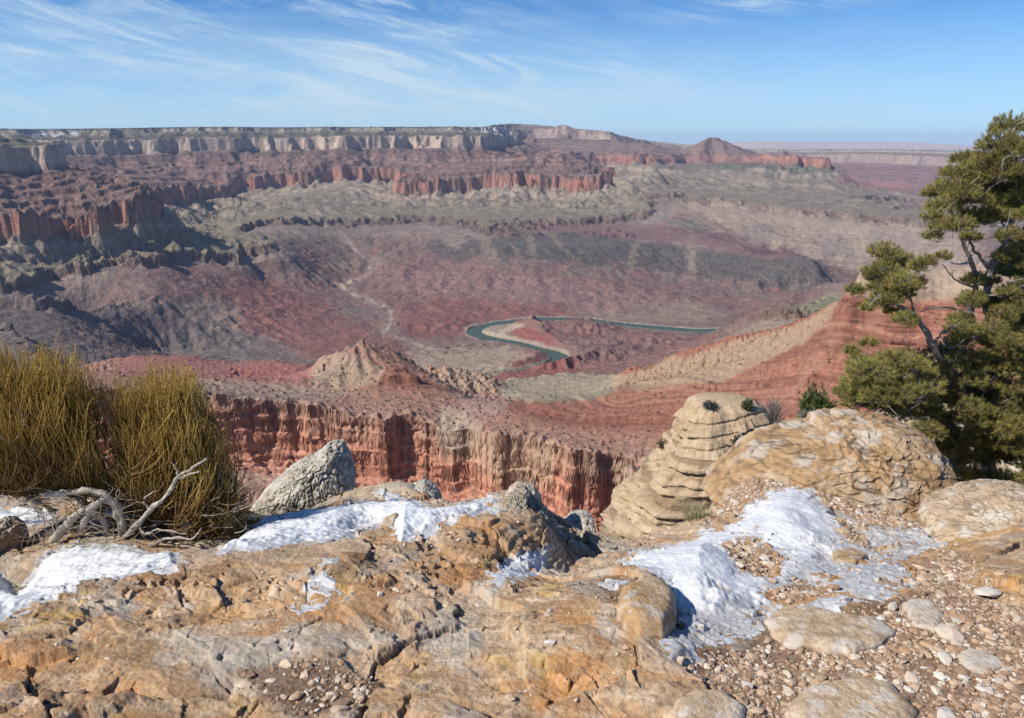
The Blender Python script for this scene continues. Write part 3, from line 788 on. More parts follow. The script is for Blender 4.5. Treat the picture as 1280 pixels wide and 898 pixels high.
    # ---- colours
    C = strata_color(Bp + 3.0 * perlin(S * 200, Tt * 200, 41) * sstep(150, 200, Bp) * (1 - sstep(410, 416, Bp)), FAR_TONES)
    # streaks and patches along the strata
    f = fbm(S * 120, Tt * 30, 4, 51)
    C = C * (1 + 0.28 * f)[..., None]
    trees = sstep(0.12, 0.34, fbm(S * 260, Tt * 260, 3, 52) + 0.1 * perlin(S * 30, Tt * 30, 53)) * sstep(4, 12, Bp) * (1 - sstep(80, 89, Bp))
    C = mixc(C, trees * 0.75, (.06, .07, .045))
    ctree = sstep(0.16, 0.4, fbm(S * 300, Tt * 300, 3, 54)) * (Bp > -5) * (Bp < 28)
    C = mixc(C, ctree * 0.7, (.075, .08, .055))
    C = mixc(C, sstep(0.05, 0.5, fbm(S * 40, Tt * 40, 3, 55)) * sstep(425, 440, Bp) * (1 - sstep(640, 900, Bp)) * 0.5, (.33, .285, .22))
    fan = ridged(S * 55 + 0.5 * perlin(S * 30, Tt * 30, 82), Tt * 16, 3, 83)
    ap = sstep(440, 470, Bp) * (1 - sstep(820, 890, Bp))
    C = mixc(C, ap * sstep(0.66, 0.86, fan) * 0.55, (.42, .33, .25)); C = mixc(C, ap * sstep(0.05, 0.4, fbm(S * 70, Tt * 45, 4, 84)) * 0.5, (.155, .145, .105))
    # red and taupe hills
    hz = sstep(950, 1020, Bp)
    f2 = fbm(S * 26, Tt * 26, 5, 56)
    C = mixc(C, hz * sstep(-0.1, 0.28, f2) * 0.75, (.215, .175, .145))
    C = mixc(C, hz * sstep(0.05, 0.4, -f2) * 0.6, (.265, .135, .115))
    u, v = project(X, Y, Z)
    wv = 1.0 * perlin(S * 45, Tt * 45, 57) * 7 + 4 * perlin(S * 130, Tt * 130, 58) + 2 * perlin(S * 300, Tt * 300, 59)
    far_ok = R > 2500
    for poly, rgb, soft in FORMATIONS:
        pu = [p[0] for p in poly]; pv = [p[1] for p in poly]
        m = (u > min(pu) - 40) & (u < max(pu) + 40) & (v > min(pv) - 40) & (v < max(pv) + 40)
        if not m.any(): continue
        sd = poly_sd(u[m], v[m], poly) + wv[m] * min(1.0, soft / 6.0)
        mask = np.zeros(u.shape, np.float32); mask[m] = sstep(-soft * 0.6, soft * 0.6, sd)
        C = mixc(C, mask * 0.8, rgb)
    # beds of the old strata show as fine bands on the hills
    band0 = perlin(np.zeros_like(Z) + 0.3, (Z - O) / 8.5 + 0.8 * perlin(S * 30, Tt * 30, 74), 75) + 0.8 * perlin(np.zeros_like(Z) + 0.6, (Z - O) / 24.0 + 0.5 * perlin(S * 14, Tt * 14, 76), 79)
    inst = sstep(100, 112, Bp) * (1 - sstep(700, 900, Bp))
    C = C * (1 + 0.40 * inst * (1 - 0.5 * sstep(424, 440, Bp)) * band0)[..., None]
    C = mixc(C, inst * sstep(0.35, 0.7, -band0) * 0.5 * (1 - 0.6 * sstep(424, 440, Bp)), (.12, .085, .07))
    band = perlin(np.zeros_like(Z), Z / 17.0 + 3 * perlin(S * 10, Tt * 10, 61) + 0.6 * perlin(S * 80, Tt * 80, 62), 63)
    C = C * (1 + (0.20 * band * hz + 0.08 * band * (1 - hz)))[..., None]
    # gully floors are sandy, crests browner
    gl = g / (R * 0.004 + 1e-6)
    C = mixc(C, sstep(0.5, 1.6, -gl) * 0.30 * hz, (.36, .29, .235))
    C = mixc(C, hz * sstep(0.0012, 0.0035, -bad) * 0.35, (.34, .265, .215)); C = mixc(C, hz * sstep(0.0015, 0.004, bad) * 0.3, (.17, .125, .115))
    C = mixc(C, sstep(0.5, 1.6, gl) * 0.25, (.20, .145, .13))
    # dry creek and river margins
    cr = [on_level(a_, b_, -1400) if b_ > 350 else tuple(at_r(a_, b_, 8200 + (350 - b_) * 35)[:2]) for a_, b_ in CREEK_PX]
    cr = chaikin(cr, 1)
    dc = line_dist(X.astype(np.float64), Y.astype(np.float64), cr) + 24 * perlin(X / 130, Y / 130, 65)
    C = mixc(C, (1 - sstep(6, 24, dc)) * 0.8, (.52, .44, .36))
    C = mixc(C, (1 - sstep(40, 150, dc)) * 0.30, (.36, .28, .22))
    C = mixc(C, (1 - sstep(RIV_HALF + 22, RIV_HALF + 50, dr + 16 * perlin(X / 120, Y / 120, 66))) * 0.75, (.46, .40, .31))
    # riverside brush on the flats
    flat = poly_sd(u, v, [(505, 436), (560, 434), (600, 431), (650, 434), (668, 445), (640, 458), (612, 476), (560, 478)]) > -2
    brush = sstep(0.08, 0.3, fbm(X / 55, Y / 55, 3, 67) - 0.0014 * np.maximum(np.minimum(dr - 70, np.abs(dc - 40)), 0)) * flat
    C = mixc(C, brush * 0.85, (.075, .085, .055))
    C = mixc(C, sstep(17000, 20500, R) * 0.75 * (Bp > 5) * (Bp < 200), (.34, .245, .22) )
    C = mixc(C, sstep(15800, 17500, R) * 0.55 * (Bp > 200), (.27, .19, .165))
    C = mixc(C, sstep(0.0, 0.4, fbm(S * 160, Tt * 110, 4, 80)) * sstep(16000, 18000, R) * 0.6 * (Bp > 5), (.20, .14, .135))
    bar = poly_sd(u, v, [(598, 412), (625, 404), (660, 404), (655, 410), (630, 416), (640, 423), (612, 422)]) + wv * 0.3
    C = mixc(C, sstep(-1, 2, bar) * 0.75, (.47, .40, .31))
    # snow on the shaded head of the plateau
    sd = poly_sd(u, v, [(570, 157), (632, 157), (648, 170), (640, 176), (625, 172), (600, 166)])
    C = mixc(C, sstep(0, 3, sd) * sstep(-0.05, 0.2, fbm(S * 200, Tt * 200, 3, 68)) * (Bp > -20), (.75, .78, .82))
    sd = poly_sd(u, v, [(25, 165.5), (110, 165.5), (95, 172), (40, 173)])
    C = mixc(C, sstep(0, 2, sd) * sstep(0.0, 0.25, fbm(S * 150, Tt * 150, 3, 69)) * (R > 13000), (.7, .74, .8))
    spk = sstep(0.12, 0.5, perlin(S * 420, Tt * 420, 71) + 0.6 * perlin(S * 190, Tt * 190, 72))
    C = mixc(C, spk * (0.06 + 0.34 * sstep(0.0, 0.4, fbm(S * 35, Tt * 35, 3, 81))) * sstep(8, 20, Bp) * (Bp < 1290), (.075, .07, .05))
    spk2 = sstep(0.2, 0.6, perlin(S * 380, Tt * 380, 73))
    C = mixc(C, spk2 * 0.25 * sstep(420, 430, Bp), (.42, .35, .28))
    lum = C.mean(-1, keepdims=True)
    C = lum + (C - lum) * (0.90 + 0.2 * sstep(418, 424, Bp))[..., None]
    C = np.clip((C * 0.88) ** 1.06, 0.015, 0.85)
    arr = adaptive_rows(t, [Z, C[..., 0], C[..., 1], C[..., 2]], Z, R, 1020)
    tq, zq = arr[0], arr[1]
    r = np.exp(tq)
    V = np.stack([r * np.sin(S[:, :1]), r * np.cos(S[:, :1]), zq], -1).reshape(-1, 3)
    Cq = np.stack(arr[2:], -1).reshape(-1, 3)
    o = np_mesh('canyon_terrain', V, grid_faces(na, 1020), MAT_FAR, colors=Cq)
    tag(o, kind='structure')
    return O


MAT_FAR = tone_material('canyon_rock', 0.016, 0.34, 0.9, 22.0, 0.95, (1, 1, 2.2), 8.0, 0.1)
build_far()

# water
def build_river():
    p = np.array(RIV); d = np.gradient(p, axis=0); nrm = np.stack([-d[:, 1], d[:, 0]], 1) / np.linalg.norm(d, axis=1)[:, None]
    L = p + nrm * 110; Rr = p - nrm * 110
    V = np.concatenate([np.c_[L, np.full(len(p), RIVER_Z)], np.c_[Rr, np.full(len(p), RIVER_Z)]])
    n = len(p)
    F = np.array([(i, i + 1, n + i + 1, n + i) for i in range(n - 1)])
    m = bpy.data.materials.new('river_water'); m.use_nodes = True
    t = NT(m.node_tree); t.n.clear()
    geo = t.add('ShaderNodeNewGeometry')
    n1 = t.noise(geo.outputs['Position'], 0.02, 4.0, 0.6)
    c = t.mix(n1, (.050, .080, .064, 1), (.065, .098, .075, 1))
    b = t.add('ShaderNodeBump', ins={'Strength': 0.15, 'Distance': 1.0, 'Height': t.noise(geo.outputs['Position'], 0.15, 3.0, 0.6)})
    pr = t.add('ShaderNodeBsdfPrincipled', ins={'Base Color': c, 'Roughness': 0.5, 'Specular IOR Level': 0.15, 'Normal': b.outputs[0]})
    t.add('ShaderNodeOutputMaterial', ins={0: pr.outputs[0]})
    o = np_mesh('river_water', V, F, m)
    tag(o, kind='structure')
build_river()

# the plain beyond the canyon, out to the horizon, and the long mesa on it
def build_plain():
    s = np.linspace(-0.95, 0.95, 300); r = np.geomspace(23500, 71000, 90)
    S, R = np.meshgrid(s, r, indexing='ij')
    u = 640 + FPX * np.tan(S) / CP
    rise = sstep(560, 900, u)
    base = (1 - rise) * 120 + rise * (-250 - (R - 23500) * 0.0105)
    Z = base + 25 * fbm(S * 20, np.log(R) * 20, 4, 5) - 15
    d = np.abs(R - 64000) / 7000
    mesa = (1 - sstep(0.55, 0.85, d + 0.15 * perlin(S * 12, R / 9000, 6))) * sstep(700, 960, u) * (1 - sstep(1120, 1330, u)) * (500 + 40 * perlin(S * 9, R * 0, 9))
    Z = Z + mesa
    C = np.zeros(Z.shape + (3,)) + np.array((.36, .32, .27))
    C = mixc(C, sstep(-0.1, 0.3, fbm(S * 30, np.log(R) * 30, 4, 7)) * 0.6, (.44, .36, .29))
    C = mixc(C, sstep(20, 80, mesa), (.48, .36, .32))
    V = np.stack([R * np.sin(S), R * np.cos(S), Z], -1).reshape(-1, 3)
    o = np_mesh('plain', V, grid_faces(300, 90), MAT_FAR, colors=C.reshape(-1, 3))
    tag(o, kind='structure')
build_plain()

# =================================================================== THE NEARER RED WALL AND RIDGE
_st = [(-300, -120), (-60, -262), (-52, -275), (0, -285)]
_z = -285.0
for _i in range(14):                                   # fourteen ledges of red beds
    _b = _i * 32
    _st += [(_b + 27 - (_i % 3) * 4, _z - 9), (_b + 30, _z - 17 - (_i % 2) * 5), (_b + 32, _z - 18 - (_i % 2) * 5)]
    _z -= 18 + (_i % 2) * 5
_st += [(560, _z - 12), (646, -588), (650, -590), (651, -622), (653, -626), (654, -661), (657, -667), (658, -702), (660, -706), (661, -728), (666, -731), (667, -737), (674, -741), (675, -746), (684, -750), (685, -755), (720, -765), (1400, -1350)]
NB = np.array([p[0] for p in _st], float); NZ = np.array([p[1] for p in _st], float)
def T_near(b): return np.interp(b, NB, NZ)

NEAR = [
    (650, 'r', 1790, 1610, [(60, 492), (180, 492), (263, 494), (318, 501), (395, 503), (436, 513), (502, 519), (530, 527)]),
    (650, 'r', 1570, 1390, [(597, 537), (664, 545), (700, 553), (740, 565), (790, 585)]),
    (664, 'r', 1765, 1700, [(60, 556), (180, 560), (263, 565), (311, 571)]), (664, 'r', 1630, 1360, [(450, 600), (560, 620), (640, 633), (700, 650), (770, 668)]),
    (560, 'r', 1890, 1820, [(60, 468), (200, 471), (235, 474), (300, 478), (350, 483), (400, 486), (440, 487)]),
    (620, 'r', 1700, 1640, [(440, 505), (500, 507)]),
    (405, 'r', 1850, 1850, [(488, 459), (508, 460)]), (450, 'r', 1820, 1820, [(470, 476), (497, 477), (525, 477)]), (520, 'r', 1780, 1760, [(450, 487), (497, 490), (545, 492)]), (500, 'r', 1900, 1900, [(540, 482)]),
    (640, 'r', 1600, 1590, [(560, 545), (590, 530)]), (600, 'r', 1670, 1650, [(555, 512), (575, 516)]),
    (420, 'r', 1730, 1740, [(690, 499), (725, 498)]), (345, 'r', 1740, 1730, [(770, 498), (850, 482)]), (270, 'r', 1720, 1720, [(905, 477)]), (200, 'r', 1710, 1710, [(950, 455)]), (125, 'r', 1700, 1700, [(1005, 432)]), (65, 'r', 1690, 1690, [(1048, 396)]),
    (450, 'r', 1640, 1590, [(660, 514), (700, 524), (760, 527), (820, 528)]), (560, 'r', 1560, 1480, [(640, 528), (690, 540), (750, 552), (820, 560)]), (630, 'r', 1470, 1440, [(760, 566), (820, 582)]),
    (380, 'r', 1570, 1570, [(960, 500)]), (400, 'r', 1580, 1560, [(880, 505)]), (430, 'r', 1500, 1480, [(1000, 520), (900, 545)]), (200, 'r', 1570, 1570, [(1100, 458)]), (330, 'r', 1500, 1500, [(1060, 502)]), (120, 'r', 1610, 1590, [(1130, 428), (1200, 430)]), (72, 'r', 1650, 1620, [(1085, 398), (1150, 398), (1220, 396)]),
    (-60, 'r', 1660, 1640, [(1062, 352), (1100, 360), (1150, 362), (1220, 360), (1290, 360)]), (-150, 'r', 1690, 1690, [(1076, 338)]), (-140, 'r', 1700, 1700, [(1130, 342), (1200, 345), (1290, 340)]),
    (600, 'r', 1400, 1400, [(850, 600)]), (500, 'r', 1350, 1350, [(1000, 600)]), (300, 'r', 1400, 1400, [(1200, 545)]), (150, 'r', 1480, 1480, [(1290, 450)]),
    (800, 'r', 1540, 1400, [(60, 660), (200, 660), (400, 668), (600, 682), (750, 702)]), (900, 'r', 1150, 1150, [(0, 830), (300, 830), (600, 830), (800, 835)]), (760, 'r', 1150, 1100, [(1000, 780), (1280, 760)]),
    # tan ridge behind the red crest
    (None, 'r', 1950, 1800, [(860, 447), (894, 439), (914, 431), (946, 427), (969, 416), (987, 411), (1019, 397), (1041, 384)]), (None, 'r', 2060, 2050, [(775, 468), (793, 461), (815, 461), (840, 447)]), (None, 'r', 1960, 1900, [(770, 483), (800, 480), (850, 466), (900, 457)]),
    (None, 'r', 2300, 2350, [(640, 475), (693, 469), (740, 468)]), (None, 'r', 2050, 2000, [(650, 492), (700, 494), (740, 492)]), (None, 'r', 1830, 1830, [(650, 504), (700, 506)]),
    # bowl and jagged rocks left of it
    (None, 'r', 2130, 2150, [(535, 464), (555, 461), (575, 466), (600, 471), (625, 480), (645, 486)]), (None, 'r', 2060, 2060, [(545, 480), (590, 492), (625, 498)]), (None, 'r', 1880, 1860, [(590, 513), (615, 514)]),
    (720, 'r', 2180, 2150, [(340, 478), (372, 477)]), (700, 'r', 2160, 2140, [(505, 482), (530, 480)]),
    # tan butte and red hill to the left
    (None, 'r', 2200, 2190, [(403, 451), (420, 443), (440, 445), (460, 454), (474, 461)]), (None, 'r', 2150, 2140, [(398, 466), (418, 465), (440, 467), (462, 472), (478, 475)]), (None, 'r', 2250, 2250, [(500, 474), (530, 477)]), (720, 'r', 2070, 2060, [(385, 480), (420, 481), (455, 482)]),
    (None, 'r', 2650, 2600, [(160, 446), (235, 445), (270, 452), (300, 452), (340, 450), (385, 456)]), (None, 'r', 2400, 2380, [(160, 465), (240, 466), (320, 474), (370, 478)]),
    (None, 'r', 2080, 2050, [(100, 500), (240, 502), (330, 508), (390, 512)]), (None, 'r', 2400, 2400, [(430, 480), (500, 492), (600, 505)]),
    (None, 'r', 3100, 3100, [(-150, 500), (0, 500), (200, 500), (400, 500), (600, 505), (800, 490), (950, 470), (1100, 450), (1290, 440)]), (None, 'r', 2250, 2200, [(860, 485), (950, 470), (1040, 440)]), (None, 'r', 2150, 2150, [(1120, 410), (1280, 400)]), (None, 'r', 2500, 2500, [(760, 500), (680, 500)]),
]

NEAR_TONES = [(-300, (.33, .25, .18)), (-64, (.36, .265, .19)), (-56, (.33, .23, .165)), (-20, (.31, .185, .13)), (8, (.285, .125, .08)), (450, (.275, .13, .088)), (520, (.29, .15, .105)), (640, (.285, .165, .12)), (648, (.34, .22, .16)), (652, (.42, .225, .15)), (657, (.52, .23, .14)), (664, (.48, .21, .13)), (720, (.34, .20, .155)), (1400, (.32, .21, .165))]

NEAR_FORM = [
    ([(225, 470), (310, 474), (400, 484), (440, 490), (400, 504), (320, 500), (230, 494)], (.285, .205, .160), 5),
    ([(150, 440), (240, 440), (340, 448), (392, 458), (385, 482), (240, 472), (150, 470)], (.30, .125, .110), 4),
    ([(385, 484), (400, 445), (430, 440), (482, 462), (470, 480), (440, 486)], (.34, .245, .17), 4),
    ([(532, 466), (555, 457), (600, 466), (650, 484), (640, 500), (600, 490), (560, 486)], (.38, .275, .195), 4),
    ([(560, 488), (600, 492), (640, 502), (620, 520), (590, 520), (575, 505)], (.33, .22, .18), 4),
    ([(630, 470), (700, 463), (775, 468), (770, 488), (740, 500), (660, 503), (625, 495)], (.255, .235, .17), 4),
    ([(765, 470), (812, 462), (840, 444), (860, 446), (910, 428), (990, 408), (1042, 382), (1040, 398), (1003, 430), (948, 455), (905, 477), (860, 480), (800, 488), (765, 484)], (.34, .245, .165), 4),
    ([(555, 505), (585, 515), (600, 530), (600, 560), (570, 575), (550, 560), (545, 530)], (.37, .28, .205), 6),
    ([(585, 545), (640, 545), (700, 555), (690, 600), (640, 620), (600, 590)], (.44, .30, .195), 10),
    ([(720, 560), (790, 580), (780, 610), (730, 595)], (.40, .29, .20), 8),
]
NEAR_SHEET = {}


def build_near():
    na, nt, nr = 1100, 1400, 760
    s = np.linspace(-0.76, 0.76, na); t = np.linspace(math.log(1080), math.log(3080), nt)
    ds, dt = s[1] - s[0], t[1] - t[0]
    pb, po, pw, pz = [], [], [], []
    for az, lr, L, z in contour_points(NEAR):
        pz.append((az, lr, z))
        if L is None: pw.append((az, lr, 0.0))
        else:
            pw.append((az, lr, 1.0)); pb.append((az, lr, L)); po.append((az, lr, z - float(T_near(L))))
    cs, ct = np.meshgrid(np.linspace(s[0], s[-1], 260), np.linspace(t[0], t[-1], 200), indexing='ij')
    def fit(p, c, sm):
        a = np.array(p); return upsample(RBF(a[:, :2], a[:, 2], c, sm)(cs, ct), na, nt)
    B = fit(pb, 0.008, 0.002); O = fit(po, 0.03, 0.01); W = np.clip(fit(pw, 0.01, 0.002), 0, 1); ZD = fit(pz, 0.01, 0.001)
    S, Tt = np.meshgrid(s, t, indexing='ij'); S = S.astype(np.float32); Tt = Tt.astype(np.float32); R = np.exp(Tt)
    wx = 0.006 * fbm(S * 30, Tt * 30, 3, 3); wy = 0.006 * fbm(S * 30 + 9, Tt * 30, 3, 4)
    n1 = 1 - 2.2 * np.abs(perlin((S + wx) * 18, (Tt + wy) * 18, 121))
    n2 = 1 - 2.2 * np.abs(perlin((S + wx) * 48, (Tt + wy) * 48, 122))
    n3 = perlin((S + wx) * 110, (Tt + wy) * 110, 123)
    n4 = perlin(S * 250, Tt * 250, 124)
    wall = sstep(560, 640, B) * (1 - sstep(690, 800, B))
    cell = voronoi((S + wx) * 55, (Tt + wy) * 30, 126)
    q1 = voronoi((S + wx) * 34, (Tt + wy) * 34, 191); q2 = voronoi((S + wx) * 85, (Tt + wy) * 85, 192)
    scoops = wall * (9 * (0.45 - q1[0]) + 5 * (0.45 - q2[0]))
    q0 = voronoi((S + 2 * wx) * 13, (Tt + 2 * wy) * 13, 193); q3 = voronoi((S + wx) * 190, (Tt + wy) * 190, 194)
    wcl = sstep(480, 600, B) * (1 - sstep(720, 860, B))
    disp = (0.021 * (0.45 - q0[0]) + 0.0085 * (0.45 - q1[0]) + 0.0016 * (0.45 - q2[0]) + 0.0005 * (0.45 - q3[0])) * (0.25 + 0.75 * wcl) * 1.2
    B = warp_up(B, disp, ds, dt, 8)
    wall = sstep(560, 640, B) * (1 - sstep(690, 800, B))
    n = (7 * n1 + 4 * n2 + 2.2 * n3 + 1.2 * n4) * 0.55 * (1 - 0.9 * wall)
    sup = (1 - sstep(400, 520, B))
    n = n * (1 - 0.55 * sup)
    Bp = B + n
    ZT = T_near(Bp) + O
    rough = (10 * (ridged((S + wx) * 45, (Tt + wy) * 45, 4, 131) - 0.6) + 10 * np.abs(perlin(S * 150, Tt * 150, 132)) + 3 * perlin(S * 300, Tt * 300, 133))
    u, v = project(R * np.sin(S), R * np.cos(S), ZD)
    soft = np.zeros_like(R)
    for poly in (NEAR_FORM[1][0], NEAR_FORM[5][0]):
        soft = np.maximum(soft, sstep(-12, 2, poly_sd(u, v, poly)))
    Z = (ZT * W + (ZD + rough * (1 - 0.8 * soft)) * (1 - W)).astype(np.float32)
    g = gullies(S, Tt, Z, R, 42.0, 4, 0.26, 177, ds, dt)
    steep = (T_near(Bp + 1.5) - T_near(Bp - 1.5)) / -3.0
    g *= (1 - 0.75 * sstep(2.0, 5.0, steep) * W) * (1 - 0.7 * sup * W)
    Z = Z + g
    X = R * np.sin(S); Y = R * np.cos(S)
    # loose blocks and small benches
    f1, f2, idn, ox, oy = voronoi(X / 16, Y / 16, 140)
    Z = Z + (hash01(idn, 1) ** 6 * 6 * (1 - sstep(0.15, 0.45, f1))).astype(np.float32)
    Z = Z + 1.6 * fbm(X / 22, Y / 22, 3, 141)
    # ---- colours
    C = strata_color(Bp + 2 * n4, NEAR_TONES)
    beds = perlin(Z * 0 + 0.5, (Z - O) / 5.2 + 1.2 * perlin(S * 25, Tt * 25, 151), 152)
    beds2 = perlin(Z * 0 + 0.5, (Z - O) / 13.0 + 0.8 * perlin(S * 12, Tt * 12, 153), 154)
    inS = sstep(0, 15, Bp) * (1 - sstep(450, 500, Bp)) * W
    C = mixc(C, inS * sstep(0.05, 0.5, beds) * 0.5, (.38, .20, .13))
    C = mixc(C, inS * sstep(0.05, 0.4, -beds2) * 0.65, (.19, .075, .055))
    C = mixc(C, inS * sstep(0.25, 0.6, -beds) * 0.6, (.14, .065, .05))
    C = mixc(C, inS * sstep(0.12, 0.4, fbm(X / 60, Y / 60, 4, 162)) * 0.4, (.33, .18, .13))
    inW = sstep(649, 651, Bp) * (1 - sstep(700, 740, Bp)) * W
    stain = fbm(S * 260, Z / 55.0, 4, 155)
    C = mixc(C, inW * sstep(0.05, 0.4, stain) * 0.45, (.47, .28, .185))
    C = mixc(C, inW * sstep(0.08, 0.42, -stain) * 0.7, (.27, .125, .095))
    C = mixc(C, inW * sstep(0.2, 0.5, fbm(S * 60, Z / 40, 3, 156)) * 0.5, (.46, .31, .21))
    C = mixc(C, inW * sstep(0.15, 0.5, beds2) * 0.35, (.50, .28, .19)); C = mixc(C, inW * sstep(0.2, 0.5, -beds) * 0.4, (.30, .12, .085))
    C = mixc(C, inW * sstep(662, 666, Bp) * sstep(0.1, 0.4, beds) * 0.6, (.46, .31, .23))
    f = fbm(S * 150, Tt * 150, 4, 157)
    C = C * (1 + 0.30 * f)[..., None]
    u, v = project(X, Y, Z)
    wv = 5 * perlin(S * 120, Tt * 120, 158) + 3 * perlin(S * 330, Tt * 330, 159)
    for poly, rgb, sf in NEAR_FORM:
        pu = [p[0] for p in poly]; pv = [p[1] for p in poly]
        m = (u > min(pu) - 20) & (u < max(pu) + 20) & (v > min(pv) - 20) & (v < max(pv) + 20)
        if not m.any(): continue
        sd = poly_sd(u[m], v[m], poly) + wv[m] * 0.6
        mask = np.zeros(u.shape, np.float32); mask[m] = sstep(-sf * 0.6, sf * 0.6, sd)
        C = mixc(C, mask * 0.8, np.array(rgb))
    C = C * (1 + 0.22 * fbm(X / 14, Y / 14, 3, 160))[..., None]
    talus = sstep(480, 540, Bp) * (1 - sstep(645, 650, Bp)) * W
    C = mixc(C, talus * sstep(0.1, 0.35, fbm(X / 9, Y / 9, 2, 161)) * 0.45, (.42, .31, .24))
    C = np.clip(C, 0.02, 0.8)
    arr = adaptive_rows(t, [Z, C[..., 0], C[..., 1], C[..., 2], Bp], Z, R, nr)
    r = np.exp(arr[0])
    Xq = r * np.sin(S[:, :1]); Yq = r * np.cos(S[:, :1])
    # joints, panels, ledges and alcoves on the wall: the face moves in and out with height too
    Zq, Bq = arr[1], arr[5]
    Sq = np.repeat(S[:, :1], nr, 1)
    arc = Sq * 1650
    face = sstep(648, 650.5, Bq) * (1 - sstep(668, 690, Bq))
    ledge = sstep(10, 30, Bq) * (1 - sstep(430, 470, Bq))
    c1 = voronoi(arc / 34 + 0.6 * perlin(arc / 50, Zq / 30, 171), Zq / 52, 172)
    c2 = voronoi(arc / 11, Zq / 17 + 0.5 * perlin(arc / 20, Zq / 20, 173), 174)
    push = 4.5 * perlin(arc / 220 + 2, Zq / 14.0 + 0.3 * perlin(arc / 60, Zq / 25, 185), 186) + 3.0 * perlin(arc / 90 + 7, Zq / 9.0 + 0.5 * perlin(arc / 60, Zq / 25, 177), 181) + 5 * (hash01(c1[2], 1) - 0.5) + 2.5 * (hash01(c2[2], 2) - 0.5) + 5 * fbm(arc / 45, Zq / 30, 4, 175) + 2.2 * perlin(arc / 140, Zq / 4.5, 176)
    push -= 1.6 * (1 - sstep(0.02, 0.10, c1[1] - c1[0]))
    push2 = 5.0 * perlin(arc / 160 + 3, Zq / 6.0, 178) + 4 * fbm(arc / 30, Zq / 12, 3, 179)
    d_ = (push * face + push2 * ledge * 0.8).astype(np.float32)
    Xq = Xq - d_ * np.sin(Sq); Yq = Yq - d_ * np.cos(Sq)
    V = np.stack([Xq, Yq, Zq], -1).reshape(-1, 3)
    o = np_mesh('near_ridge_hill', V, grid_faces(na, nr), MAT_NEAR, colors=np.stack(arr[2:5], -1).reshape(-1, 3))
    tag(o, kind='structure')
    NEAR_SHEET.update(s=s, X=Xq, Y=Yq, Z=arr[1], B=arr[5], R=r)


MAT_NEAR = tone_material('red_rock', 0.10, 0.24, 0.8, 2.5, 0.95, (1, 1, 2.0), 8.0, 0.1)
build_near()

# =================================================================== THE LEDGE UNDERFOOT
def uyz(u, y, z):
    dep = y * CP - (z - EYE) * SP
    return ((u - 640.0) / FPX * dep, y, z)


LEDGE = [(u, v, y) for u, v, y in [
    (-150, 898, 1.86), (200, 898, 1.86), (640, 898, 1.86), (1000, 898, 1.86), (1400, 898, 1.86), (-150, 830, 2.15), (100, 830, 2.12), (380, 858, 1.99), (600, 830, 2.10), (900, 840, 2.06), (1100, 830, 2.12), (1350, 830, 2.12),
    (200, 770, 2.42), (300, 740, 2.58), (500, 770, 2.36), (620, 760, 2.40), (700, 790, 2.24), (800, 790, 2.26), (750, 725, 2.62), (820, 735, 2.54), (560, 700, 2.78), (600, 680, 2.92),
    (-150, 800, 2.30), (0, 768, 2.42), (100, 732, 2.62), (200, 707, 2.78), (300, 690, 2.90), (400, 682, 2.94), (450, 695, 2.82), (500, 668, 3.03), (560, 652, 3.12), (640, 637, 3.25), (680, 652, 3.2),
    (-150, 745, 3.1), (30, 740, 3.02), (100, 704, 3.25), (200, 694, 3.3), (0, 692, 3.6), (60, 652, 4.0), (0, 637, 4.2), (170, 667, 3.55), (-150, 660, 4.0),
    (285, 692, 3.25), (340, 672, 3.45), (420, 652, 3.65), (480, 652, 3.6), (560, 642, 3.65), (620, 628, 3.75), (470, 622, 4.25), (400, 637, 4.1), (330, 652, 4.15), (560, 628, 4.1), (610, 621, 4.0),
    (300, 642, 4.5), (450, 616, 4.55), (520, 613, 4.5), (635, 620, 4.1), (700, 655, 3.6), (725, 660, 3.9), (690, 692, 3.15), (650, 708, 2.92), (720, 695, 3.3), (765, 693, 3.25),
    (780, 703, 2.88), (850, 762, 2.48), (900, 692, 3.05), (950, 652, 3.65), (990, 609, 4.4), (1050, 642, 3.95), (1100, 692, 3.25), (1180, 672, 3.5), (1150, 732, 2.75), (1000, 762, 2.52), (1050, 702, 3.1), (1250, 760, 2.55),
    (880, 645, 4.1), (845, 668, 3.85), (900, 610, 4.8), (930, 585, 5.4), (960, 560, 6.1), (800, 690, 3.45), (1000, 600, 4.8), (1100, 642, 4.2), (1150, 658, 3.95),
    (1195, 682, 3.3), (1280, 642, 3.6), (1230, 652, 3.55), (1420, 640, 3.6), (1280, 700, 2.95)]]
LEDGE_DROP = [(-300, 6.2, -4.5), (0, 6.2, -4.5), (200, 6.2, -4.5), (350, 6.0, -4.5), (500, 5.7, -4.5), (640, 5.4, -4.5), (740, 5.3, -4.2), (800, 5.6, -4.0), (870, 7.0, -4.5), (960, 8.6, -5), (-300, 9, -10), (100, 9, -10), (400, 9, -10), (640, 9, -10), (850, 9.5, -9), (1000, 10, -7),
              (100, 5.1, -0.95), (0, 5.2, -1.0), (-250, 5.1, -0.9), (230, 4.8, -0.8), (1080, 6.4, -1.35), (1150, 5.4, -1.4), (1200, 4.9, -1.5), (1300, 5.0, -1.1), (1250, 7, -2.6), (1450, 7, -2.4), (1250, 9.5, -4.2), (1500, 10, -4.2)]
LEDGE_XYZ = [tuple(at_y(*q)) for q in LEDGE] + [uyz(*q) for q in LEDGE_DROP] + [(x, y, 0.0) for x in (-3, -1.2, 0, 1.2, 3) for y in (-2.5, 0.2, 1.2)] + [(-6, 2, -.2), (-6, 5, -1.2), (6, 2, 0), (6, 4.5, -.5), (-5, 0, 0), (5, 0, 0), (0, -6, 0)]

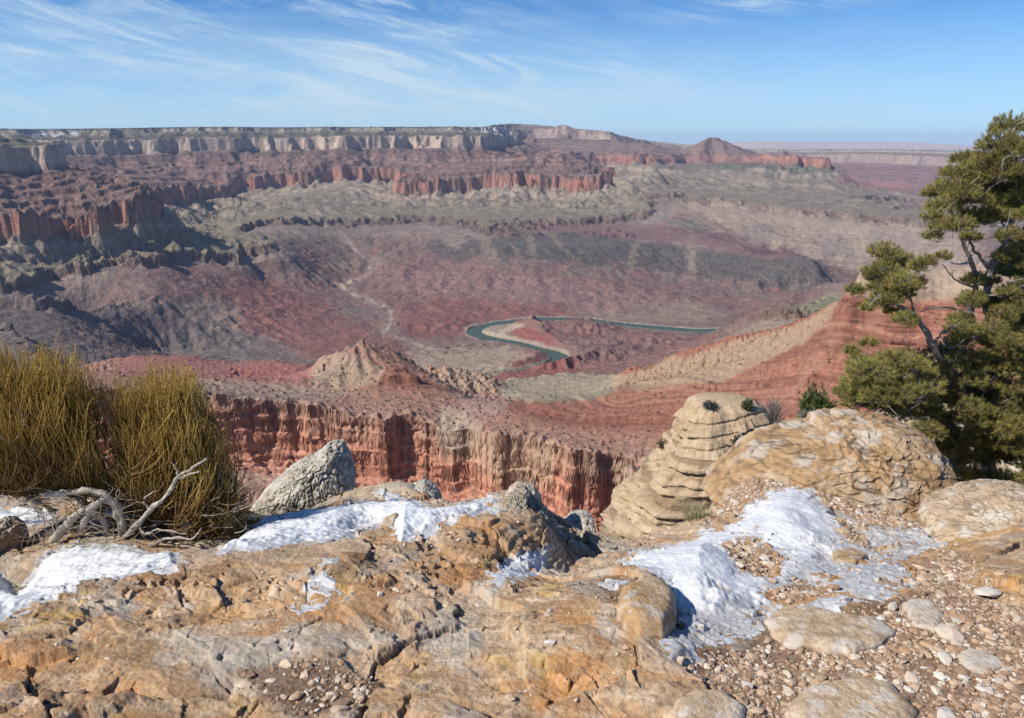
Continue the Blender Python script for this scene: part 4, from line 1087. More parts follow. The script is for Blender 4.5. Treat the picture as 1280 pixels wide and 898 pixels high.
GRAVEL_ZONES = [
    [(845, 838), (900, 805), (945, 795), (965, 770), (1045, 768), (1110, 758), (1150, 735), (1135, 700), (1190, 682), (1215, 690), (1225, 740), (1300, 770), (1420, 800), (1420, 960), (860, 960), (890, 880)],
    [(305, 838), (345, 826), (420, 826), (478, 848), (450, 882), (380, 897), (335, 880)],
    [(905, 680), (945, 676), (985, 700), (965, 722), (925, 716)], [(955, 738), (1005, 724), (1040, 735), (1010, 752), (965, 750)], [(1040, 645), (1075, 660), (1095, 690), (1060, 672)],
    [(880, 640), (935, 600), (1000, 600), (1100, 640), (1160, 662), (1080, 660), (1020, 615), (960, 612), (925, 640), (890, 660)],
    [(760, 745), (800, 750), (845, 770), (850, 800), (820, 800), (790, 770)],
]
SNOW = [
    ('big', [(765, 702), (800, 690), (850, 673), (882, 658), (905, 655), (925, 640), (960, 611), (990, 604), (1018, 614), (1035, 632), (1080, 652), (1130, 661), (1188, 664), (1187, 680), (1150, 690), (1128, 700), (1146, 735), (1112, 755), (1060, 760), (1040, 770), (985, 762), (960, 790), (935, 798), (900, 808), (872, 832), (838, 836), (822, 812), (850, 770), (832, 735), (805, 718)],
     [GRAVEL_ZONES[2], GRAVEL_ZONES[3], GRAVEL_ZONES[4]], 0.050, [(1030, 640), (1190, 660), (1190, 690), (1150, 745), (1040, 772), (960, 790), (860, 845), (815, 820), (835, 780), (900, 745), (960, 735), (1030, 690)]),
    ('gap', [(608, 717), (640, 696), (665, 690), (672, 680), (695, 678), (694, 690), (680, 712), (650, 727), (628, 738), (612, 730)], [], 0.045, [(605, 722), (660, 720), (630, 742)]),
    ('ledge', [(270, 700), (300, 668), (325, 652), (378, 641), (420, 629), (475, 622), (465, 612), (520, 616), (545, 634), (580, 624), (618, 620), (630, 634), (602, 646), (560, 656), (520, 670), (500, 684), (488, 664), (462, 660), (430, 673), (400, 682), (340, 692)], [], 0.075, []),
    ('hollow', [(-160, 800), (-160, 735), (0, 715), (20, 735), (60, 692), (100, 683), (160, 682), (215, 690), (240, 706), (200, 714), (140, 724), (90, 738), (40, 758), (0, 774)], [], 0.07, []),
    ('shelf', [(-60, 634), (0, 630), (70, 641), (55, 652), (20, 662), (-60, 668)], [], 0.05, []),
    ('scrap', [(360, 760), (385, 738), (405, 708), (425, 712), (415, 735), (428, 748), (402, 770), (375, 772)], [], 0.02, [(350, 700), (440, 700), (440, 780), (350, 780)]),
    ('crack', [(545, 800), (562, 795), (592, 812), (585, 824), (566, 818)], [], 0.02, [(540, 790), (600, 790), (600, 830), (540, 830)]),
    ('pool', [(905, 852), (950, 856), (985, 872), (975, 895), (930, 890), (900, 872)], [], 0.012, [(890, 840), (1000, 840), (1000, 910), (890, 910)]),
    ('edge', [(285, 890), (310, 872), (335, 866), (352, 885), (420, 890), (420, 930), (280, 930)], [], 0.02, [(270, 850), (440, 850), (440, 940), (270, 940)]),
    ('melt', [(748, 728), (790, 722), (800, 728), (765, 736)], [], 0.015, [(740, 715), (810, 715), (810, 740), (740, 740)]),
]
SNOW_LABELS = {
    'big': ('large crusted snow patch melting to grey ice on the right of the ledge', ), 'gap': ('small snow patch caught in the gap beside the dark jagged rock', ),
    'ledge': ('smooth blue shaded snow bank along the outer edge behind the orange slab', ), 'hollow': ('bright snow drift lying in front of the gnarled shrub roots', ),
    'shelf': ('small flat snow patch on the shelf behind the left boulder', ), 'scrap': ('grey icy snow scrap between the orange slabs', ), 'crack': ('narrow sliver of snow in the crack of the middle slab', ),
    'pool': ('thin grey ice sheet between gravel and slabs at the bottom right', ), 'edge': ('thin ice beside the sandy basin at the bottom edge', ), 'melt': ('thin wet ice strip in the dark notch of the middle slab', )}
LEDGE_SHEET = {}


def build_ledge():
    s = np.concatenate([np.linspace(-2.6, -1.3, 40)[:-1], np.linspace(-1.3, -0.76, 150)[:-1], np.linspace(-0.76, 0.76, 1240), np.linspace(0.76, 1.3, 150)[1:], np.linspace(1.3, 2.6, 40)[1:]])
    r = np.concatenate([np.geomspace(0.3, 1.62, 50)[:-1], np.geomspace(1.62, 6.6, 900), np.geomspace(6.6, 11.5, 50)[1:]])
    na, nt = len(s), len(r)
    P = np.array(LEDGE_XYZ)
    f = RBF(P[:, :2], P[:, 2], 0.10, 0.004)
    S, R = np.meshgrid(s, r, indexing='ij'); S = S.astype(np.float32); R = R.astype(np.float32)
    X = R * np.sin(S); Y = R * np.cos(S)
    gx = np.linspace(-11.6, 11.6, 420); gy = np.linspace(-10.2, 11.6, 400)
    GX, GY = np.meshgrid(gx, gy, indexing='ij'); G = f(GX, GY)
    i = np.clip((X - gx[0]) / (gx[1] - gx[0]), 0, 418.99); j = np.clip((Y - gy[0]) / (gy[1] - gy[0]), 0, 398.99)
    i0, j0 = i.astype(int), j.astype(int); fi, fj = i - i0, j - j0
    Z0 = (G[i0, j0] * (1 - fi) * (1 - fj) + G[i0 + 1, j0] * fi * (1 - fj) + G[i0, j0 + 1] * (1 - fi) * fj + G[i0 + 1, j0 + 1] * fi * fj).astype(np.float32)
    u, v = project(X, Y, Z0)
    wob = 9 * perlin(X * 6, Y * 6, 201) + 5 * perlin(X * 17, Y * 17, 202) + 3 * perlin(X * 45, Y * 45, 203)
    grav = np.full(X.shape, -99.0)
    for z_ in GRAVEL_ZONES:
        grav = np.maximum(grav, poly_sd(u, v, z_))
    gz = sstep(-4, 10, grav + wob)
    # --- bedrock: big undulation, broken beds that step down, joints, knobs and chips
    wx = 0.10 * fbm(X * 2.2, Y * 2.2, 3, 211); wy = 0.10 * fbm(X * 2.2 + 5, Y * 2.2, 3, 212)
    big = 0.055 * fbm(X * 1.3, Y * 1.3, 3, 213)
    blk = voronoi((X + wx) * 1.9 + 0.4 * Y, (Y + wy) * 2.6, 214)
    tilt = (hash01(blk[2], 1) - 0.5) * blk[3] / 1.9 * 0.16 + (hash01(blk[2], 2) - 0.5) * blk[4] / 2.6 * 0.16 + (hash01(blk[2], 3) - 0.5) * 0.022
    f21 = blk[1] - blk[0]
    open_ = sstep(0.05, 0.40, perlin(X * 1.9, Y * 1.9, 215))
    crack = (1 - sstep(0.0, 0.028, f21 + 0.02 * perlin(X * 30, Y * 30, 216) + 0.012 * perlin(X * 90, Y * 90, 229))) * open_
    b2 = voronoi((X + 0.6 * wx) * 5.5 + 0.8 * Y, (Y + 0.6 * wy) * 8.5, 217)
    t2 = ((hash01(b2[2], 1) - 0.5) * b2[3] / 5.5 * 0.26 + (hash01(b2[2], 2) - 0.5) * b2[4] / 8.5 * 0.26 + (hash01(b2[2], 3) - 0.5) * 0.016)
    rough = sstep(-0.25, 0.35, fbm(X * 1.6 + 3, Y * 2.1, 3, 218))
    crack2 = (1 - sstep(0.0, 0.06, b2[1] - b2[0])) * sstep(0.0, 0.35, perlin(X * 2.9, Y * 2.9, 219)) * rough
    b3 = voronoi((X + 0.3 * wx) * 17 + 1.5 * Y, Y * 26, 220)
    t3 = ((hash01(b3[2], 1) - 0.5) * b3[3] / 17 * 0.5 + (hash01(b3[2], 2) - 0.5) * b3[4] / 26 * 0.5 + (hash01(b3[2], 3) - 0.5) * 0.006)
    crack3 = (1 - sstep(0.0, 0.07, b3[1] - b3[0])) * rough * sstep(-0.1, 0.3, perlin(X * 4.4, Y * 4.4, 253))
    h = big + tilt + t2 * (0.55 + 0.55 * rough) + t3 * (0.25 + 0.75 * rough)
    # thin beds: the surface drops in small treads
    q = (Z0 + h + 0.05 * X + 0.02 * perlin(X * 3, Y * 3, 221)) / 0.026
    fr = q - np.floor(q)
    bed = (np.floor(q) + sstep(0.62, 0.95, fr)) * 0.026 - q * 0.026
    h = h + bed * (0.35 + 0.5 * rough)
    h = h + 0.010 * (ridged(X * 9 + 4 * wx, Y * 12, 4, 222) - 0.65) * (0.6 + rough) + 0.004 * fbm(X * 42, Y * 55, 3, 223)
    pit = sstep(0.30, 0.55, fbm(X * 26, Y * 30, 3, 224)) * rough
    h = h + 0.008 * (ridged(X * 4.5 + 6 * wy, Y * 10 + 3 * X, 4, 228) - 0.65) * (0.7 + 0.6 * rough) - 0.010 * pit - 0.028 * crack - 0.014 * crack2 - 0.0045 * crack3
    hg = 0.55 * big + 0.010 * fbm(X * 8, Y * 8, 4, 225) + 0.003 * fbm(X * 60, Y * 60, 3, 226) - 0.012
    h = h * (1 - gz) + hg * gz
    # cliffs below the edge break into bigger blocks
    low = sstep(-0.7, -1.6, Z0)
    h = h + low * (0.25 * fbm(X * 1.6, Y * 1.6, 4, 227) + 0.10 * (hash01(b2[2], 5) - 0.5))
    Z = Z0 + h
    # --- colours of the rock: ochre, tan, rust, pale crust, grey lichen
    a1 = fbm(X * 2.6 + wx, Y * 3.4, 5, 231); a2 = fbm(X * 5.5, Y * 7.5, 5, 232); a3 = fbm(X * 14, Y * 17, 4, 233); a4 = fbm(X * 48, Y * 60, 3, 234)
    C = np.zeros(X.shape + (3,), np.float32) + np.array((.415, .258, .135), np.float32)
    C = mixc(C, sstep(-0.05, 0.35, a1) * 0.75, (.44, .30, .175))
    C = mixc(C, sstep(0.0, 0.35, -a1) * 0.65, (.30, .165, .085))
    C = mixc(C, sstep(0.08, 0.38, a2) * 0.75, (.47, .355, .235))
    C = mixc(C, sstep(0.12, 0.36, -a2) * 0.55, (.37, .185, .07))
    C = mixc(C, sstep(0.18, 0.42, a3 + 0.4 * a1) * 0.75 * (0.4 + 0.6 * rough), (.50, .43, .335))
    C = mixc(C, sstep(0.16, 0.40, -a3 + 0.25 * a2) * 0.5, (.235, .145, .09))
    C = mixc(C, sstep(0.10, 0.35, a4 + 0.3 * a3) * 0.45 * rough, (.55, .47, .37))
    C = mixc(C, sstep(0.15, 0.40, -a4 - 0.2 * a3) * 0.55, (.17, .115, .08))
    C = mixc(C, sstep(0.22, 0.40, fbm(X * 3.3 + 7, Y * 3.3, 4, 235)) * 0.6, (.40, .385, .345))
    C = mixc(C, sstep(0.2, 0.4, fbm(X * 4 + 2, Y * 4, 4, 236)) * 0.6, (.43, .27, .075))
    lam = fbm(X * 5 + 8 * wx + 2 * Y, Y * 26 + 10 * wy, 4, 239)
    C = mixc(C, sstep(0.08, 0.36, lam) * 0.45, (.53, .40, .265)); C = mixc(C, sstep(0.10, 0.36, -lam) * 0.45, (.255, .15, .085))
    slabc = hash01(blk[2], 9)
    C = mixc(C, (slabc > 0.62) * 0.45, (.43, .34, .245)); C = mixc(C, (slabc < 0.25) * 0.35, (.36, .21, .10))
    C = mixc(C, sstep(0.10, 0.34, fbm(X * 2.1 + 4, Y * 3.0, 5, 251)) * 0.6, (.40, .37, .32)); C = mixc(C, sstep(0.12, 0.34, fbm(X * 3.0 + 14, Y * 4.0, 5, 252)) * 0.55, (.42, .19, .06))
    C = C * (0.88 + 0.30 * hash01(b2[2], 6) + 0.2 * (hash01(b3[2], 6) - 0.5))[..., None]
    # grey-tan on the outer broken rocks
    outer = sstep(3.0, 3.5, R) * (1 - sstep(1000, 1100, u)) * (1 - sstep(720, 800, u) * sstep(0, 1, 5.2 - R))
    C = mixc(C, outer * 0.6 * (0.5 + sstep(-0.2, 0.3, a2)), (.40, .34, .26))
    C = mixc(C, np.maximum(np.maximum(crack * 0.8, crack2 * 0.6), crack3 * 0.45), (.10, .065, .042))
    dirt = np.zeros_like(C) + np.array((.25, .155, .092), np.float32)
    dirt = mixc(dirt, sstep(0.0, 0.3, fbm(X * 7, Y * 7, 4, 237)) * 0.6, (.37, .26, .175))
    dirt = mixc(dirt, sstep(0.05, 0.3, fbm(X * 70, Y * 70, 2, 238)) * 0.5, (.46, .345, .25))
    C = C * (1 - gz[..., None]) + dirt * gz[..., None]
    wetp = [[(300, 838), (345, 822), (420, 824), (480, 848), (450, 885), (380, 900), (330, 882)], [(405, 740), (430, 716), (478, 700), (470, 716), (430, 742)], [(735, 725), (800, 720), (812, 735), (770, 752), (745, 742)], [(850, 790), (1040, 760), (1150, 740), (1150, 760), (1000, 800), (870, 850)]]
    wet = np.zeros_like(Z0)
    for z_ in wetp: wet = np.maximum(wet, sstep(-8, 10, poly_sd(u, v, z_) + wob))
    C = C * (1 - 0.38 * wet[..., None])
    V = np.stack([X, Y, Z], -1).reshape(-1, 3)
    o = np_mesh('ground', V, grid_faces(na, nt), MAT_LEDGE, colors=np.clip(C, 0.02, 0.8).reshape(-1, 3), attrs={'wet': wet.ravel()})
    tag(o, kind='structure')
    # --- snow
    def soft_z(A, k):
        for ax in (0, 1):
            c = np.cumsum(np.pad(A, [(k + 1, k) if i_ == ax else (0, 0) for i_ in (0, 1)], mode='edge'), axis=ax, dtype=np.float64)
            n_ = A.shape[ax]
            A = (np.take(c, np.arange(2 * k + 1, 2 * k + 1 + n_), axis=ax) - np.take(c, np.arange(0, n_), axis=ax)) / (2 * k + 1)
        return A
    ZB = soft_z(soft_z(Z, 9), 9).astype(np.float32)
    def one_piece(keep, sd):
        cur = np.zeros_like(keep); cur[np.unravel_index(np.argmax(np.where(keep, sd, -1e9)), sd.shape)] = True
        while True:
            nx = cur.copy()
            nx[1:] |= cur[:-1]; nx[:-1] |= cur[1:]; nx[:, 1:] |= cur[:, :-1]; nx[:, :-1] |= cur[:, 1:]
            nx &= keep
            if (nx == cur).all(): return cur
            cur = nx
    for name, poly, holes, thick, icy in SNOW:
        pu = [p[0] for p in poly]; pv = [p[1] for p in poly]
        m = (u > min(pu) - 30) & (u < max(pu) + 30) & (v > min(pv) - 30) & (v < max(pv) + 30) & (R > 1.4) & (np.abs(S) < 0.9)
        ii = np.where(m.any(1))[0]; jj = np.where(m.any(0))[0]
        sl = (slice(ii[0], ii[-1] + 1), slice(jj[0], jj[-1] + 1))
        x, y, z0, uu, vv = X[sl], Y[sl], Z[sl], u[sl], v[sl]
        sd = poly_sd(uu, vv, poly)
        for hp in holes: sd = np.minimum(sd, -poly_sd(uu, vv, hp))
        ww = wob[sl]
        sd = sd + ww * (0.6 if icy else 0.4)
        smooth = ZB[sl]
        edge = sstep(0, 30 if not icy else 55, sd)
        lump = 0.030 * fbm(x * 4, y * 5, 3, 241) + 0.0035 * fbm(x * 15, y * 19, 3, 242) + (0.003 if icy else 0.0008) * np.abs(perlin(x * 30, y * 34, 243)) + (0.0016 if icy else 0.0004) * fbm(x * 90, y * 90, 2, 247)
        ice = np.zeros_like(z0)
        if icy: ice = sstep(-14, 22, poly_sd(uu, vv, icy) + 2.2 * ww + 16 * fbm(x * 4, y * 9, 3, 244))
        ice = np.maximum(ice, (1 - sstep(2, 13, sd + 6 * fbm(x * 12, y * 12, 3, 248))) * 0.8)
        th = thick * (0.3 + 0.7 * edge) * (1 - 0.72 * ice) + lump * edge * (1 - 0.7 * ice) * min(1, thick / 0.05) * (0.6 if icy else 1.0)
        # the surface bridges small hollows of the rock but follows it at the rim
        zs = np.maximum(smooth, (z0 - 0.03) * edge + (smooth - 0.02) * (1 - edge)) + th - 0.012 * (1 - edge)
        holes_ = sstep(0.10, 0.30, fbm(x * 7, y * 12, 4, 249) + 0.5 * perlin(x * 30, y * 40, 250)) * sstep(0.35, 0.8, ice)
        zs = np.maximum(zs, z0 + (0.003 + 0.006 * edge) * sstep(0, 8, sd) - 0.022 * holes_)
        zs = np.where(sd > -1, zs, np.minimum(zs, z0) - 0.015)
        keep = one_piece(sd > -3, sd)
        kq = keep[:-1, :-1] & keep[1:, :-1] & keep[1:, 1:] & keep[:-1, 1:]
        kq = one_piece(kq, sd[:-1, :-1])
        idx = grid_faces(*z0.shape).reshape(z0.shape[0] - 1, z0.shape[1] - 1, 4)[kq]
        used = np.unique(idx); lut = np.full(z0.size, -1, np.int64); lut[used] = np.arange(len(used))
        dirtm = sstep(0.12, 0.45, fbm(x * 9, y * 14, 4, 245)) * (0.25 + 0.75 * ice) + ice * sstep(0.1, 0.4, fbm(x * 30, y * 40, 3, 246)) * 0.6
        Cs = np.zeros(z0.shape + (3,), np.float32) + np.array((.66, .665, .675), np.float32)
        Cs = mixc(Cs, ice * 0.85, (.40, .39, .38))
        Cs = mixc(Cs, np.clip(dirtm, 0, 1) * (0.65 if icy else 0.12), (.33, .285, .235))
        Vs = np.stack([x, y, zs], -1).reshape(-1, 3)[used]
        o = np_mesh('snow_patch', Vs, lut[idx], MAT_SNOW, colors=Cs.reshape(-1, 3)[used], attrs={'ice': ice.ravel()[used]})
        tag(o, SNOW_LABELS[name][0], 'snow patch')
    LEDGE_SHEET.update(s=s, r=r, X=X, Y=Y, Z=Z, gz=gz, u=u, v=v, V=V, na=na, nt=nt, wet=wet)


def ledge_material():
    m = tone_material('ledge_rock', 70.0, 0.30, 0.85, 0.005, 0.88, (1, 1, 1), 8.0, 0.25)
    t = NT(m.node_tree)
    p = [n for n in m.node_tree.nodes if n.type == 'BSDF_PRINCIPLED'][0]
    at = t.add('ShaderNodeAttribute', attribute_name='wet')
    t.link(t.maprange(at.outputs['Fac'], 0, 1, 0.9, 0.55, smooth=False), p.inputs['Roughness'])
    return m


def snow_material():
    m = bpy.data.materials.new('snow'); m.use_nodes = True
    t = NT(m.node_tree); t.n.clear()
    at = t.add('ShaderNodeAttribute', attribute_name='tone'); ic = t.add('ShaderNodeAttribute', attribute_name='ice')
    geo = t.add('ShaderNodeNewGeometry')
    n1 = t.noise(geo.outputs['Position'], 90.0, 6.0, 0.65)
    n2 = t.noise(geo.outputs['Position'], 400.0, 3.0, 0.6)
    b = t.add('ShaderNodeBump', ins={'Strength': 0.6, 'Distance': 0.004, 'Height': t.math('ADD', n1, t.math('MULTIPLY', n2, 0.35))})
    p = t.add('ShaderNodeBsdfPrincipled', ins={'Base Color': at.outputs[0], 'Roughness': t.maprange(ic.outputs['Fac'], 0, 1, 0.65, 0.28, smooth=False), 'Specular IOR Level': 0.4, 'Normal': b.outputs[0],
                                               'Subsurface Weight': 0.0})
    t.add('ShaderNodeOutputMaterial', ins={0: p.outputs[0]})
    return m


MAT_LEDGE = ledge_material()
MAT_SNOW = snow_material()
build_ledge()

# the hidden side of the rim, between the ledge and the talus below
def build_rim_side():
    s = np.linspace(-2.4, 2.4, 120); r = np.geomspace(10.5, 1200, 60)
    S, R = np.meshgrid(s, r, indexing='ij')
    prof = np.interp(np.log(R), np.log([10.5, 30, 120, 400, 1200]), [-11.5, -60, -190, -480, -960])
    back = sstep(1.1, 1.6, np.abs(S))
    Z = prof * (1 - back) + back * -12
    Z = Z + 0.05 * R * fbm(S * 9, np.log(R) * 5, 4, 251) * (1 - back)
    C = np.zeros(Z.shape + (3,)) + np.array((.38, .30, .22)); C = mixc(C, sstep(150, 400, R), (.33, .2, .15))
    V = np.stack([R * np.sin(S), R * np.cos(S), Z], -1).reshape(-1, 3)
    o = np_mesh('rim_hill', V, grid_faces(120, 60), MAT_NEAR, colors=C.reshape(-1, 3)); tag(o, kind='structure')
build_rim_side()

# =================================================================== ROCKS, STONES AND GRAVEL
def sphere_grid(nu, nv):
    """unit directions of a closed globe: (verts, faces)"""
    th = np.linspace(0, 2 * np.pi, nu, endpoint=False); ph = np.linspace(-1, 1, nv); ph = (np.pi / 2) * (1 + np.sign(ph) * (1 - (1 - np.abs(ph)) ** 1.4)); ph = ph[1:-1]
    P, T = np.meshgrid(ph, th, indexing='ij')
    V = np.stack([np.sin(P) * np.cos(T), np.sin(P) * np.sin(T), np.cos(P)], -1).reshape(-1, 3)
    m = nv - 2
    a = np.arange(m - 1)[:, None] * nu + np.arange(nu)[None]; b = np.arange(m - 1)[:, None] * nu + (np.arange(nu)[None] + 1) % nu
    F = np.stack([a, a + nu, b + nu, b], -1).reshape(-1, 4)
    top, bot = len(V), len(V) + 1
    V = np.vstack([V, [[0, 0, 1], [0, 0, -1]]])
    i = np.arange(nu); j = (i + 1) % nu
    F = np.vstack([F, np.stack([np.full(nu, top), i, j, j], -1), np.stack([np.full(nu, bot), (m - 1) * nu + j, (m - 1) * nu + i, (m - 1) * nu + i], -1)])
    return V, tri(F)


def facet_radius(n, rng, k=16, soft=0.0):
    """radius of a random convex polyhedron along unit directions n"""
    p = rng.randn(k, 3); p /= np.linalg.norm(p, axis=1)[:, None]
    d = 0.78 + 0.22 * rng.rand(k)
    q = n @ p.T
    return np.min(np.where(q > 0.05, d[None] / np.maximum(q, 0.05), 9.0), axis=1).clip(0, 1.25)


def rock_tones(p, seed, base, pale, dark, lichen=None, f=3.0):
    C = np.zeros(p.shape, np.float32) + np.array(base, np.float32)
    a = fbm3(p, f, 4, seed); b = fbm3(p + 9, f * 3.4, 4, seed + 3); c = fbm3(p + 5, f * 10, 3, seed + 5)
    C = mixc(C, sstep(0.0, 0.35, a) * 0.7, pale)
    C = mixc(C, sstep(0.05, 0.35, -b) * 0.6, dark)
    C = mixc(C, sstep(0.08, 0.35, b) * 0.5, pale)
    C = mixc(C, sstep(0.12, 0.4, -c) * 0.55, dark)
    if lichen: C = mixc(C, sstep(0.02, 0.25, fbm3(p + 3, f * 2.2, 4, seed + 8)) * 0.75, lichen)
    return np.clip(C, 0.02, 0.8)


def outline_rock(name, outline, y, depth, shear, label, cat, seed, tones, amp=0.05, res=(260, 170), box=0.62, facets=14, mat=None, joints=0.0, beds=0.0, f=3.0, jan=1.0):
    """a boulder whose outline seen from the ledge is the traced one; it has real depth and leans back by shear"""
    c = np.array([at_y(u, v, y) for u, v in outline]).mean(0)
    pts = []
    for u, v in outline:                                       # traced on the leaning plane through the middle of the rock
        d = ray(u, v)
        pts.append(d * ((y + shear * (EYE - c[2])) / (d[1] - shear * d[2])) + np.array((0, 0, EYE)))
    pts = np.array(pts); cz0 = c[2]; c = pts.mean(0); c[1] = y + shear * (c[2] - cz0)
    ang = np.arctan2(pts[:, 2] - c[2], pts[:, 0] - c[0]); rad = np.hypot(pts[:, 2] - c[2], pts[:, 0] - c[0])
    # finer outline
    seg = []
    for i in range(len(pts)):
        a, b = pts[i], pts[(i + 1) % len(pts)]
        for k in np.linspace(0, 1, 14, endpoint=False): seg.append(a + (b - a) * k)
    seg = np.array(seg); ang = np.arctan2(seg[:, 2] - c[2], seg[:, 0] - c[0]); rad = np.hypot(seg[:, 2] - c[2], seg[:, 0] - c[0])
    o_ = np.argsort(ang); ang, rad = ang[o_], rad[o_]
    N, F = sphere_grid(*res)
    # globe axis along y so that the equator is the outline
    N = N[:, [0, 2, 1]] * np.array([1, -1, 1])
    th = np.arctan2(N[:, 2], N[:, 0]); rho = np.hypot(N[:, 0], N[:, 2])
    Rt = np.interp(th, ang, rad, period=2 * np.pi)
    rng = np.random.RandomState(seed)
    fr = facet_radius(N, rng, facets)
    fr = np.clip(fr, 0.75, 1.06)
    k = np.sign(rho) * rho ** box
    fr_in = 1 + (fr - 1) * (1 - rho ** 6)                        # the outline itself is kept
    x = Rt * np.cos(th) * k; z = Rt * np.sin(th) * k
    yy = depth * np.sign(N[:, 1]) * np.abs(N[:, 1]) ** 0.85 * fr_in
    p = np.stack([x, yy + shear * z, z], -1)
    dirn = p / (np.linalg.norm(p, axis=1)[:, None] + 1e-6)
    size = rad.mean()
    w = p / size
    d = fbm3(w, 1.6, 5, seed) + 0.6 * (0.5 - np.abs(fbm3(w + 4, 3.2, 4, seed + 2)) * 2.2) + 0.35 * fbm3(w, 14, 3, seed + 4)
    d = d * amp * size
    dk = np.zeros(len(p))
    if joints:
        j = np.abs(perlin3(w[:, 0] * 2.6 / jan, w[:, 1] * 2.6 / jan, w[:, 2] * 1.6 * jan + w[:, 0] * 0.5 * (jan - 1), seed + 6) + 0.25 * perlin3(w[:, 0] * 8, w[:, 1] * 8, w[:, 2] * 6, seed + 7))
        dk = 1 - sstep(0.0, 0.085, j)
        j2 = np.abs(perlin3(w[:, 0] * 5.5 / jan + 7, w[:, 1] * 5.5 / jan, w[:, 2] * 3.4 * jan + w[:, 0] * (jan - 1), seed + 9)); dk = np.maximum(dk, 0.8 * (1 - sstep(0.0, 0.075, j2)))
        d = d - joints * size * dk
    if beds:
        q = (z + 0.25 * x + 0.05 * size * fbm3(w, 2.0, 3, seed + 11)) / (beds)
        fq = q - np.floor(q)
        d = d - 0.22 * beds * (1 - sstep(0.0, 0.3, np.abs(fq - 0.5) * 2 * 0 + np.minimum(fq, 1 - fq) * 2)) * sstep(-0.1, 0.2, fbm3(w + 2, 1.5, 2, seed + 12))
    p = p + dirn * d[:, None]
    C = rock_tones((p + c), seed, *tones, f=f)
    C = mixc(C, dk * 0.75, (.085, .065, .05))
    o = np_mesh(name, p, F, mat or MAT_STONE, colors=C)
    o.location = c
    tag(o, label, cat)
    return o


MAT_STONE = tone_material('stone', 45.0, 0.20, 0.6, 0.006, 0.9, (1, 1, 1), 8.0, 0.2)
MAT_BIGSTONE = tone_material('weathered_rock', 9.0, 0.20, 0.7, 0.03, 0.92, (1, 1, 1.6), 8.0, 0.2)

MAT_BIGSTONE2 = tone_material('ledge_boulder', 26.0, 0.24, 0.8, 0.012, 0.9, (1, 1, 2.2), 8.0, 0.2)
T_OCHRE = ((.40, .25, .125), (.52, .40, .27), (.24, .145, .08), (.50, .44, .36))
T_TAN = ((.45, .33, .21), (.56, .46, .34), (.27, .18, .11), (.54, .49, .42))
T_GREY = ((.43, .385, .31), (.56, .52, .44), (.16, .135, .105), (.50, .47, .40))
T_DARK = ((.27, .235, .18), (.42, .375, .30), (.045, .042, .04), (.36, .30, .17))
T_PALE = ((.50, .41, .31), (.60, .53, .44), (.34, .25, .17), (.58, .53, .47))

outline_rock('boulder', [(880, 612), (905, 588), (928, 566), (950, 550), (985, 539), (1022, 534), (1027, 526), (1062, 523), (1102, 526), (1132, 534), (1154, 544), (1160, 556), (1176, 570), (1184, 592), (1181, 612), (1166, 620), (1172, 640), (1166, 664), (1120, 664), (1060, 652), (1000, 640), (930, 636)],
             4.75, 0.42, 0.80, 'big rust streaked ochre boulder with a flat top in front of the pine', 'boulder', 11, T_OCHRE, amp=0.085, res=(460, 280), joints=0.024, beds=0.085, f=2.6, box=0.42, facets=9, jan=2.8, mat=MAT_BIGSTONE2)
outline_rock('rock', [(316, 632), (330, 615), (350, 597), (372, 583), (395, 572), (408, 560), (424, 559), (433, 572), (442, 600), (440, 622), (425, 634), (385, 640), (345, 646), (318, 648)],
             4.7, 0.30, 0.2, 'pale grey jointed rock standing at the edge beside the shrub', 'rock', 12, T_GREY, amp=0.11, res=(300, 190), joints=0.075, f=5.0, jan=0.6, box=0.55, facets=10)
outline_rock('rock', [(622, 655), (630, 632), (645, 620), (655, 618), (668, 632), (682, 645), (693, 655), (690, 672), (672, 690), (652, 692), (636, 684), (624, 672)],
             3.35, 0.20, 0.25, 'dark jagged lichen covered rock at the tip of the orange slab', 'rock', 13, T_DARK, amp=0.20, res=(300, 190), joints=0.17, f=8.0, box=0.75)
outline_rock('rock', [(690, 690), (700, 668), (714, 655), (730, 649), (742, 652), (746, 672), (742, 692), (722, 700), (700, 700)],
             3.9, 0.22, 0.3, 'light grey lumpy rock between the dark jagged rock and the banded knob', 'rock', 14, T_GREY, amp=0.16, res=(240, 150), joints=0.05, f=7.0)
outline_rock('rock', [(-60, 720), (-40, 668), (-10, 660), (8, 668), (12, 690), (10, 715), (-10, 738), (-50, 740)],
             3.5, 0.25, 0.3, 'brown rock cut off by the left edge beside the snow drift', 'rock', 15, T_TAN, amp=0.12, res=(200, 130), joints=0.06, f=6.0)
outline_rock('driftwood_log', [(20, 690), (30, 676), (60, 662), (90, 652), (105, 656), (98, 668), (70, 682), (40, 694)],
             3.75, 0.10, 0.1, 'weathered dark grey log lying left of the shrub roots', 'log', 16, ((.16, .13, .10), (.24, .20, .16), (.07, .055, .045), None), amp=0.10, res=(160, 100), joints=0.05, f=8.0)
outline_rock('rock', [(470, 668), (478, 655), (492, 650), (505, 660), (508, 675), (498, 692), (478, 690)], 3.2, 0.13, 0.3, 'small tan rock poking out at the inner rim of the long snow bank', 'rock', 17, T_TAN, amp=0.15, res=(180, 120), joints=0.06, f=8.0)
outline_rock('rock', [(505, 622), (512, 610), (530, 604), (545, 612), (552, 626), (540, 634), (515, 632)], 4.35, 0.14, 0.3, 'small grey rock at the outer rim of the long snow bank', 'rock', 18, T_GREY, amp=0.15, res=(160, 100), joints=0.06, f=8.0)
outline_rock('rock', [(636, 640), (632, 622), (645, 612), (668, 614), (678, 628), (668, 640)], 3.75, 0.16, 0.3, 'pale rock at the far end of the long snow bank', 'rock', 20, T_PALE, amp=0.14, res=(160, 100), joints=0.06, f=8.0)
